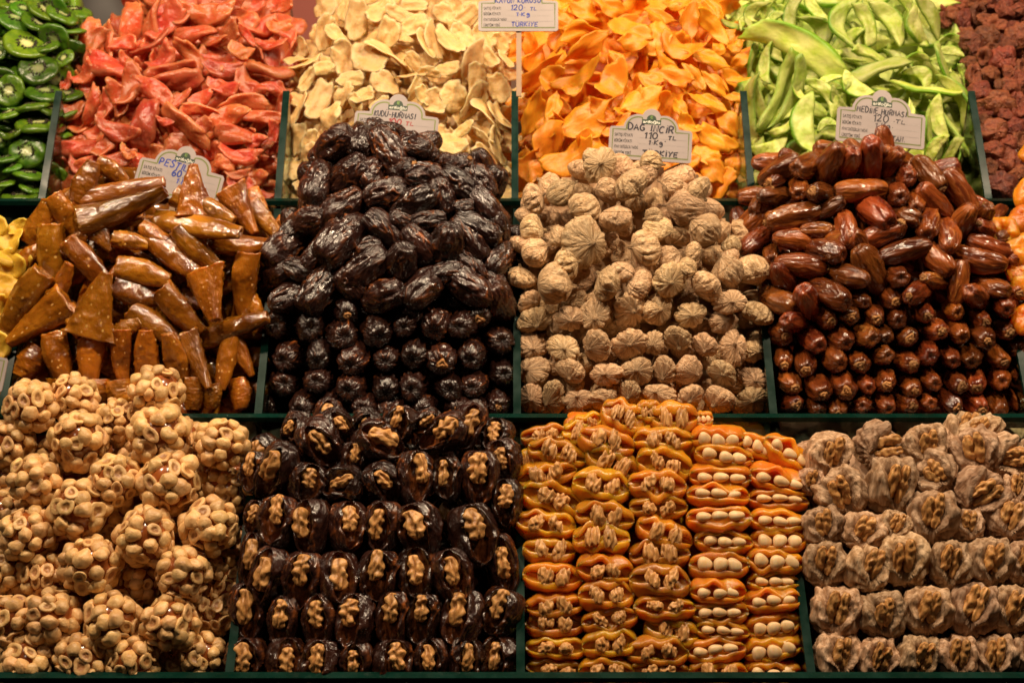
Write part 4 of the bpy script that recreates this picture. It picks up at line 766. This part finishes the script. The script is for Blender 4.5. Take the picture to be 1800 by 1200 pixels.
def apricots():
    L_ = [(490,85,185,150,-20,'w'),(600,60,120,90,0,'w'),(705,85,195,125,0,'w'),(335,105,140,80,20,'w'),(320,160,170,100,-20,'w'),(830,90,80,70,0,'a'),(165,160,200,90,5,'w'),(215,235,245,105,-15,'w'),(100,265,120,90,10,'w'),(165,320,255,112,10,'w'),(195,425,262,130,-15,'w'),(165,535,245,122,-5,'w'),(180,645,215,100,-5,'w'),(195,755,245,112,-5,'w'),(205,870,238,100,4,'w'),(205,955,242,105,0,'w'),(210,1055,245,100,0,'w'),(210,1145,245,95,-5,'w'),(420,190,232,112,-15,'w'),(445,270,225,130,-25,'w'),(400,370,235,130,-10,'w'),(415,495,238,115,-10,'w'),(400,595,230,128,-3,'w'),(415,720,230,118,-5,'w'),(420,830,225,120,0,'w'),(435,935,228,105,8,'w'),(435,1030,225,112,5,'w'),(420,1150,225,105,0,'w'),(660,185,245,115,0,'w'),(665,275,225,130,-10,'w'),(635,370,235,130,-5,'w'),(640,460,235,105,0,'w'),(665,570,235,122,-20,'w'),(645,660,245,118,0,'w'),(645,775,248,132,-5,'w'),(665,885,252,108,0,'w'),(695,985,225,115,-12,'w'),(635,1065,252,115,0,'w'),(640,1155,252,98,0,'w'),(890,170,215,98,-2,'a'),(915,245,235,92,-8,'a'),(900,330,252,105,-3,'a'),(890,415,252,98,-2,'a'),(895,510,262,105,0,'a'),(915,605,235,112,-3,'a'),(895,710,245,112,0,'a'),(890,810,225,105,0,'a'),(895,905,235,98,0,'a'),(905,975,225,92,-5,'a'),(880,1065,245,112,5,'a'),(890,1150,235,98,0,'w'),(1180,240,225,115,-35,'a'),(1050,205,185,95,-20,'a'),(1145,345,255,112,-15,'a'),(1140,435,252,92,-3,'a'),(1145,520,240,105,-5,'a'),(1145,605,230,105,0,'a'),(1130,690,235,105,-5,'a'),(1125,780,215,98,0,'a'),(1120,855,230,105,5,'a'),(1120,955,230,105,8,'a'),(1120,1050,240,105,8,'a'),(1120,1150,235,98,0,'a')]
    its = []; cx, hw = 1165, 270
    for x, y, l, wd, a, ty in zo(L_, 890, 700, 2.4):
        d = surf('low', x, y, cx, hw, .015)+rnd.uniform(-.003, .002)+.012; s_ = S(1.05, d)
        X = (RT*math.cos(math.radians(a))+UP*math.sin(math.radians(a))).normalized()
        Yv = (FW+UP*rnd.uniform(-.45, .10)+RT*rnd.uniform(-.22, .22)); Yv = (Yv-X*Yv.dot(X)).normalized(); m3 = Matrix((X, Yv, X.cross(Yv))).transposed()
        me = rnd.choice(PR['golden' if ty == 'w' and rnd.random() < .88 else 'apricot']); zs = [v.co.z for v in me.vertices]; hh = max(zs)-min(zs)
        sz = s_*wd*1.20/hh
        o = put('stuffed_apricot', me, P(x, y, d), m3, (s_*l, s_*l*.9, sz))
        rz = s_*l/sz
        if ty == 'w':
            for sx in (-1, 1):
                child('walnut_piece', rnd.choice(PR['walnut']), o, (sx*.15+rnd.uniform(-.03, .03), -.245+rnd.uniform(-.03, .02), rnd.uniform(-.02, .03)*rz), (.27, .32, .32), (rnd.uniform(-.4, .4), rnd.uniform(-.5, .5), rnd.uniform(-.9, .9)))
        else:
            for sx in (-1, 0, 1):
                child('almond', rnd.choice(PR['almond']), o, (sx*.245+rnd.uniform(-.02, .02), -.225-(.05 if sx == 0 else 0), rnd.uniform(-.02, .02)*rz), (.25, .28, .30), (rnd.uniform(-.2, .2), rnd.uniform(-.15, .15), sx*-.35+rnd.uniform(-.2, .2)))
        its.append((wrap(o, 'apricot_flesh'), x, y, 'almond' if ty == 'a' else 'walnut', ''))
    poly = [(925,790),(1040,745),(1230,745),(1330,790),(1400,850),(1412,1195),(925,1195)]
    cols = {}
    # columns counted from the divider, order counted down from the top of each column
    for it in its: cols.setdefault(min(4, max(0, int((it[1]-917)/98))), []).append(it)
    for c, col in cols.items():
        col.sort(key=lambda i: i[2])
        for r, (o, x, y, look, _) in enumerate(col):
            tag(o, f"orange apricot stuffed with {look}{'s' if look=='almond' else ''}, {ORD[r]} from top in {ORD[c]} column from left", 'stuffed apricot', 'stuffed apricots stacked in columns')
    bk = []
    for x, y in scatter(poly, 60):
        d = surf('low', x, y, cx, hw, .015)+.040; o = put('stuffed_apricot', rnd.choice(PR['apricot']), P(x, y, d), frame_rot(rnd.uniform(-10, 10), 0, (0, 1.6)), S(98, d))
        bk.append((o, x, y, '', ''))
    label_heap(bk, 'orange apricot behind the front columns', 'stuffed apricot', 'stuffed apricots stacked in columns', 60, 'lowest rail')
    mass('stuffed_apricot_heap', poly, 'low', M['apricot'], .055, cx=cx, hw=hw, fall=.015)
apricots()
def stuffed_figs():
    L_ = [(180,240,195,185,10),(400,210,215,175,-60),(590,200,185,185,20),(800,225,215,200,25),(820,135,190,110,20),(930,250,195,170,-60),(235,400,215,205,35),(445,370,205,250,0),(625,320,205,160,55),(820,400,215,215,-45),(970,380,110,140,0),(110,350,110,120,0),(160,540,170,170,10),(330,560,195,165,0),(460,540,130,130,-20),(615,500,215,225,0),(770,530,140,130,10),(940,510,185,185,-10),(170,700,185,195,0),(345,715,195,195,-15),(500,680,205,222,10),(695,700,175,205,0),(855,690,185,212,0),(1000,690,150,185,0),(215,900,210,212,0),(410,910,195,195,10),(600,895,195,212,0),(790,890,195,232,-10),(950,890,170,212,0),(215,1085,190,205,0),(385,1100,175,195,0),(555,1095,180,195,-5),(725,1090,178,188,0),(885,1095,178,195,5),(1020,1085,150,185,0)]
    its = []; cx, hw = 1640, 260
    def one(x, y, wd, h, a, dd):
        d = surf('low', x, y, cx, hw, .015)+dd+.006; s_ = S(1.03, d); k = rnd.randrange(6)
        ar = math.radians(a+rnd.uniform(-6, 6)); Z = (UP*math.cos(ar)+RT*-math.sin(ar)+FW*rnd.uniform(-.35, -.05)).normalized()
        Y = FW-Z*FW.dot(Z); Y = (Y+RT*rnd.uniform(-.25, .25)); Y = (Y-Z*Y.dot(Z)).normalized(); X = Y.cross(Z)
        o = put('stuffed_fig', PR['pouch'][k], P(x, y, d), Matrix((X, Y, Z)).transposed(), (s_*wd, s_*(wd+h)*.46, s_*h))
        for sx in (-1, 1):
            child('walnut_piece', rnd.choice(PR['walnut']), o, (sx*.10+rnd.uniform(-.02, .02), -.265+rnd.uniform(-.03, .02), .15+rnd.uniform(-.05, .06)), (.66, .36, .46), (rnd.uniform(-.3, .3), math.pi/2+sx*.22, math.pi/2*(1-sx)+rnd.uniform(-.4, .4)))
        return wrap(o, 'fig_skin')
    for x, y, wd, h, a in zo(L_, 1380, 700, 2.4): its.append((one(x, y, wd, h, a, -.003*rnd.random()), x, y, '', ''))
    poly = [(1425,790),(1600,765),(1720,750),(1830,750),(1830,1195),(1428,1195)]
    for x, y in scatter(poly, 62):
        o = one(x, y, 74, 74, rnd.uniform(-40, 40), .030); its.append((o, x, y, '', ''))
    label_heap(its, 'soft mauve fig stuffed with walnut', 'stuffed fig', 'walnut stuffed figs in their heap', 44, 'lowest rail', 'row')
    mass('stuffed_fig_heap', poly, 'low', M['stuffed_fig'], .050, cx=cx, hw=hw, fall=.015)
stuffed_figs()
# ------------------------------------------------------------------ price cards
GL = {'A': '0,0 .35,1 .7,0|.12,.38 .58,.38', 'B': '0,0 0,1 .45,.95 .5,.75 .4,.55 0,.52|.4,.55 .6,.3 .5,.05 0,0', 'C': '.6,.85 .35,1 .08,.75 .02,.35 .25,0 .6,.1', 'D': '.05,0 .05,1 .5,.8 .6,.4 .4,.05 .05,0',
 'E': '.6,1 .05,.95 .05,.02 .6,0|.05,.5 .5,.52', 'G': '.6,.85 .35,1 .08,.75 .02,.35 .25,0 .6,.1 .62,.42 .35,.42', 'H': '.05,0 .1,1|.6,0 .62,1|.08,.5 .6,.52', 'I': '.2,0 .22,1', 'K': '.05,0 .1,1|.6,1 .1,.45 .62,0', 'L': '.1,1 .05,.05 .6,.02',
 'M': '0,0 .12,1 .36,.35 .6,1 .72,0', 'N': '.05,0 .08,1 .55,.02 .6,1', 'O': '.3,1 .05,.7 .05,.25 .3,0 .58,.25 .58,.7 .3,1', 'P': '.08,0 .08,1 .5,.95 .58,.7 .45,.5 .08,.45', 'R': '.06,0 .08,1 .5,.95 .56,.72 .4,.52 .08,.48|.3,.5 .62,0',
 'S': '.58,.88 .3,1 .06,.78 .3,.55 .55,.3 .35,.02 .02,.1', 'T': '0,.96 .66,1|.33,1 .28,0', 'U': '.05,1 .05,.25 .3,0 .56,.25 .6,1', 'V': '.03,1 .3,0 .6,1', 'Y': '.03,1 .3,.5 .6,1|.3,.5 .22,0', 'Z': '.03,1 .6,1 .03,0 .62,0',
 'g': '.5,.5 .3,.68 .1,.45 .3,.2 .5,.5 .5,-.1 .3,-.35 .1,-.2', '0': '.3,1 .05,.7 .05,.25 .3,0 .58,.25 .58,.7 .3,1', '1': '.05,.75 .3,1 .26,0', '2': '.05,.75 .25,1 .55,.8 .4,.4 .03,.03 .65,.05', '6': '.5,1 .15,.6 .05,.25 .3,0 .56,.2 .45,.48 .1,.35', '.': '.1,.05 .18,.08', '-': '.05,.45 .5,.48', '·': '.1,.42 .2,.45', "'": '.1,1 .1,.8'}
ACC = {'İ': ('I', '.2,1.22 .24,1.3'), 'Ü': ('U', '.15,1.2 .2,1.26|.45,1.2 .5,1.26'), 'Ğ': ('G', '.15,1.25 .32,1.12 .5,1.27')}
def ribbon(polys, wd, z, mat, name, par):
    vs, fs = [], []
    for pts in polys:
        n = len(pts)
        if n < 2: continue
        b = len(vs)
        for i, p in enumerate(pts):
            a = pts[max(0, i-1)]; c = pts[min(n-1, i+1)]; dx, dy = c[0]-a[0], c[1]-a[1]; L_ = math.hypot(dx, dy) or 1
            ox, oy = -dy/L_*wd/2, dx/L_*wd/2
            vs += [(p[0]+ox, p[1]+oy, z), (p[0]-ox, p[1]-oy, z)]
        fs += [(b+2*i, b+2*i+1, b+2*i+3, b+2*i+2) for i in range(n-1)]
    return link(name, mesh(name, vs, fs, mat, None, False), par)
def smooth_poly(pts, k=4):
    out = []
    for i in range(len(pts)-1):
        p0 = pts[max(0, i-1)]; p1 = pts[i]; p2 = pts[i+1]; p3 = pts[min(len(pts)-1, i+2)]
        for j in range(k):
            t = j/k; out.append(tuple(.5*(2*p1[a]+(p2[a]-p0[a])*t+(2*p0[a]-5*p1[a]+4*p2[a]-p3[a])*t*t+(3*p1[a]-p0[a]-3*p2[a]+p3[a])*t**3) for a in (0, 1)))
    return out+[pts[-1]]
def handwriting(txt, x, y, h, mat, par, wd, width=None, tilt=0, z=.0021):
    polys = []; cxx = 0; hr = random.Random(txt)
    for ch in txt:
        if ch == ' ': cxx += .55; continue
        base, acc = ACC.get(ch, (ch, None)); defs = GL[base]+('|'+acc if acc else '')
        jy = hr.uniform(-.06, .06); js = hr.uniform(.9, 1.08); sh = hr.uniform(.0, .14)
        for st in defs.split('|'):
            pts = [tuple(map(float, p.split(','))) for p in st.split()]
            pts = [(cxx+px*js+sh*py, py*js+jy) for px, py in pts]
            polys.append(smooth_poly(pts) if len(pts) > 2 and base in 'BCDGOPRSUg026' else pts)
        cxx += {'I': .45, '.': .35, '·': .4, '1': .5, "'": .3, 'M': .95}.get(base, .82)
    k = (width/cxx/h) if width else .8
    ct, s_ = math.cos(tilt), math.sin(tilt)
    polys = [[(x+(p[0]*k*h*ct-p[1]*h*s_), y+(p[0]*k*h*s_+p[1]*h*ct)) for p in pl] for pl in polys]
    return ribbon(polys, wd, z, mat, 'handwritten_line', par)
def print_text(txt, x, y, h, width, mat, par, name, z=.0021):
    cu = bpy.data.curves.new(name, 'FONT'); cu.body = txt; cu.size = 1; cu.offset = .012
    to = bpy.data.objects.new(name, cu); C.objects.link(to); bpy.context.view_layer.update()
    me = bpy.data.meshes.new_from_object(to.evaluated_get(bpy.context.evaluated_depsgraph_get())); bpy.data.objects.remove(to)
    xs = [v.co.x for v in me.vertices]; ys = [v.co.y for v in me.vertices]; k = width/(max(xs)-min(xs)); kh = h/.72
    for v in me.vertices: v.co = (x+(v.co.x-min(xs))*k, y+v.co.y*kh, z)
    me.materials.clear(); me.materials.append(mat); return link(name, me, par)
def arc(cx, cy, r, a0, a1, n=12): return [(cx+r*math.cos(math.radians(a0+(a1-a0)*i/n)), cy+r*math.sin(math.radians(a0+(a1-a0)*i/n))) for i in range(n+1)]
def price_card(px, py, wpx, ang, d, label, lines, face=(0, .25), stick=.06, cover=True):
    """px, py: middle of the card. Card is one unit wide."""
    W = S(wpx, d); X = (RT*math.cos(math.radians(ang))+UP*math.sin(math.radians(ang))).normalized()
    Z = -FW+UP*face[1]+RT*face[0]; Z = (Z-X*Z.dot(X)).normalized(); Y = Z.cross(X)
    o = bpy.data.objects.new('price_card', None); C.objects.link(o); o.empty_display_size = .01
    o.matrix_world = Matrix.LocRotScale(P(px, py, d)-(X*.5+Y*.32)*W, Matrix((X, Y, Z)).transposed().to_quaternion(), V((W, W, W)))
    tag(o, label, 'price card', 'white price cards on sticks')
    half = arc(.03, .03, .03, 270, 180, 4)[::1]
    left = [(.0, .03), (.0, .375), (.02, .405), (.165, .415)]+arc(.345, .40, .178, 176, 75, 10)+arc(.5, .545, .112, 168, 90, 8)
    right = [(1-x, y) for x, y in reversed(left[:-1])]
    out = [(.03, 0), (.008, .01)]+left+right+[(.992, .01), (.97, 0)]
    out = out[::-1]
    tri = geometry.tessellate_polygon([[V((x, y, 0)) for x, y in out]]); n = len(out); th = .018
    vs = [(x, y, 0) for x, y in out]+[(x, y, -th) for x, y in out]; fs = []
    def up(t, zsgn):
        a, b_, c = [V(vs[i]) for i in t]; nrm = (b_-a).cross(c-a).z
        return tuple(t) if nrm*zsgn > 0 else tuple(reversed(t))
    for t in tri: fs.append(up(t, 1)); fs.append(tuple(n+i for i in up(t, -1)))
    for i in range(n): fs.append((i, n+i, n+(i+1) % n, (i+1) % n))
    me = mesh('card_plate', vs, fs, M['card'], None, False); link('card_plate', me, o)
    bl = [(.39, .515)]+arc(.345, .40, .142, 72, 172, 10)+[(.205, .385), (.20, .372), (.042, .372), (.042, .045)]
    br = [(1-x, y) for x, y in reversed(bl)]
    ribbon([bl+br], .017, .0014, M['olive'], 'border_print', o)
    lg = [(.385, .455), (.615, .455), (.615, .515), (.56, .515)]+arc(.5, .52, .058, 0, 180, 10)+[(.44, .515), (.385, .515)]
    t2 = geometry.tessellate_polygon([[V((x, y, 0)) for x, y in lg]]); me = mesh('logo_print', [(x, y, .0018) for x, y in lg], [tuple(t) if (V((*lg[t[1]], 0))-V((*lg[t[0]], 0))).cross(V((*lg[t[2]], 0))-V((*lg[t[0]], 0))).z > 0 else tuple(reversed(t)) for t in t2], M['logo'], None, False)
    lo = link('logo_print', me, o)
    ribbon([arc(.5, .545, .014, 20, 340, 8), [(.5, .535), (.49, .572)], [(.503, .556), (.515, .573)]], .007, .0024, M['leaf'], 'leaf_emblem', o)
    print_text('arifoğlu', .398, .470, .036, .204, M['white'], o, 'logo_lettering', .0025)
    for i, (t, wd) in enumerate((('SATIŞ FİYATI', .215), ('BİRİM FİYATI', .21), ('FİYAT DEĞİŞİKLİK TARİHİ', .285), ('ÜRETİM YERİ', .205))):
        y = .285-.075*i; print_text(t, .066, y, .038 if i != 2 else .034, wd, M['black'], o, 'printed_line')
        ribbon([[(.36, y-.006), (.935, y-.006)]], .003, .0016, M['dots'], 'dotted_rule', o)
        ribbon([[(.352, y+.004), (.358, y+.004)], [(.352, y+.022), (.358, y+.022)]], .006, .0017, M['dots'], 'printed_colon', o)
    for ln in lines: handwriting(ln[0], ln[1], ln[2], ln[3], M[ln[4]], o, ln[5], ln[6], ln[7] if len(ln) > 7 else 0)
    if stick:
        vs = [(.475, -stick, -.02), (.54, -stick, -.02), (.54, .3, -.02), (.475, .3, -.02)]; vs += [(a, b_, -.045) for a, b_, c in vs]
        link('card_stick', mesh('card_stick', vs, [(0,1,2,3),(7,6,5,4),(0,4,5,1),(1,5,6,2),(2,6,7,3),(3,7,4,0)], M['stick'], None, False), o)
    return o
price_card(318, 305, 152, -13, 1.188, 'white price card reading 60 in blue pen behind the amber leather rolls', [('PESTİL', .22, .375, .082, 'blue', .016, .36, -.06), ('60.', .40, .272, .085, 'blue', .018, .15), ('TL', .66, .255, .05, 'blue', .012, .11), ("1·Kg·", .47, .195, .062, 'blue', .014, .2)], (.05, .2), .7)
price_card(697, 213, 148, -5, 1.196, 'white price card with red price figures behind the dark date heap', [('KUDÜ-HURMASI', .225, .365, .066, 'inkblack', .013, .50, -.02), ('100', .40, .275, .075, 'inkred', .016, .17), ('TL', .61, .275, .05, 'inkred', .012, .11), ('1·Kg-', .43, .20, .055, 'inkblack', .010, .2)], (0, .2), .7)
price_card(1144, 238, 146, -4, 1.190, 'white price card reading 110 in thick black pen behind the fig heap', [('DAĞ İNCİR', .22, .375, .082, 'inkblack', .018, .56, -.03), ('110', .42, .275, .085, 'inkblack', .017, .18), ('TL', .71, .275, .05, 'inkblack', .015, .11), ("1·Kg'", .47, .20, .06, 'inkblack', .015, .22), ('TÜRKİYE', .41, .062, .062, 'inkblack', .017, .44)], (0, .2), .7)
price_card(1549, 208, 156, -6, 1.200, 'white price card reading 120 in dark blue pen behind the brown date heap', [('MEDİNE HURMASI', .22, .370, .066, 'inkblack', .0125, .57, -.02), ('120', .41, .275, .085, 'inkblack', .013, .18), ('·TL', .63, .275, .045, 'inkblack', .010, .16), ('1·Kg·', .43, .20, .06, 'inkblack', .010, .22), ('ARABİSTAN.', .385, .062, .06, 'inkblack', .013, .40)], (0, .2), .7)
price_card(911, 13, 140, 0, 1.232, 'white price card on a tall stick between ginger and mango slices', [('KAVUN KURUSU', .21, .375, .08, 'blue', .014, .58), ('120·', .40, .275, .078, 'blue', .013, .2), ('TL', .65, .275, .045, 'blue', .011, .09), ('1·Kg', .47, .20, .05, 'blue', .014, .19), ('TÜRKİYE', .415, .062, .055, 'blue', .012, .34)], (0, .2), .85)
price_card(-62, 632, 150, -8, 1.085, 'white price card edge beside the lowest pineapple pieces', [], (0, .2), .4)
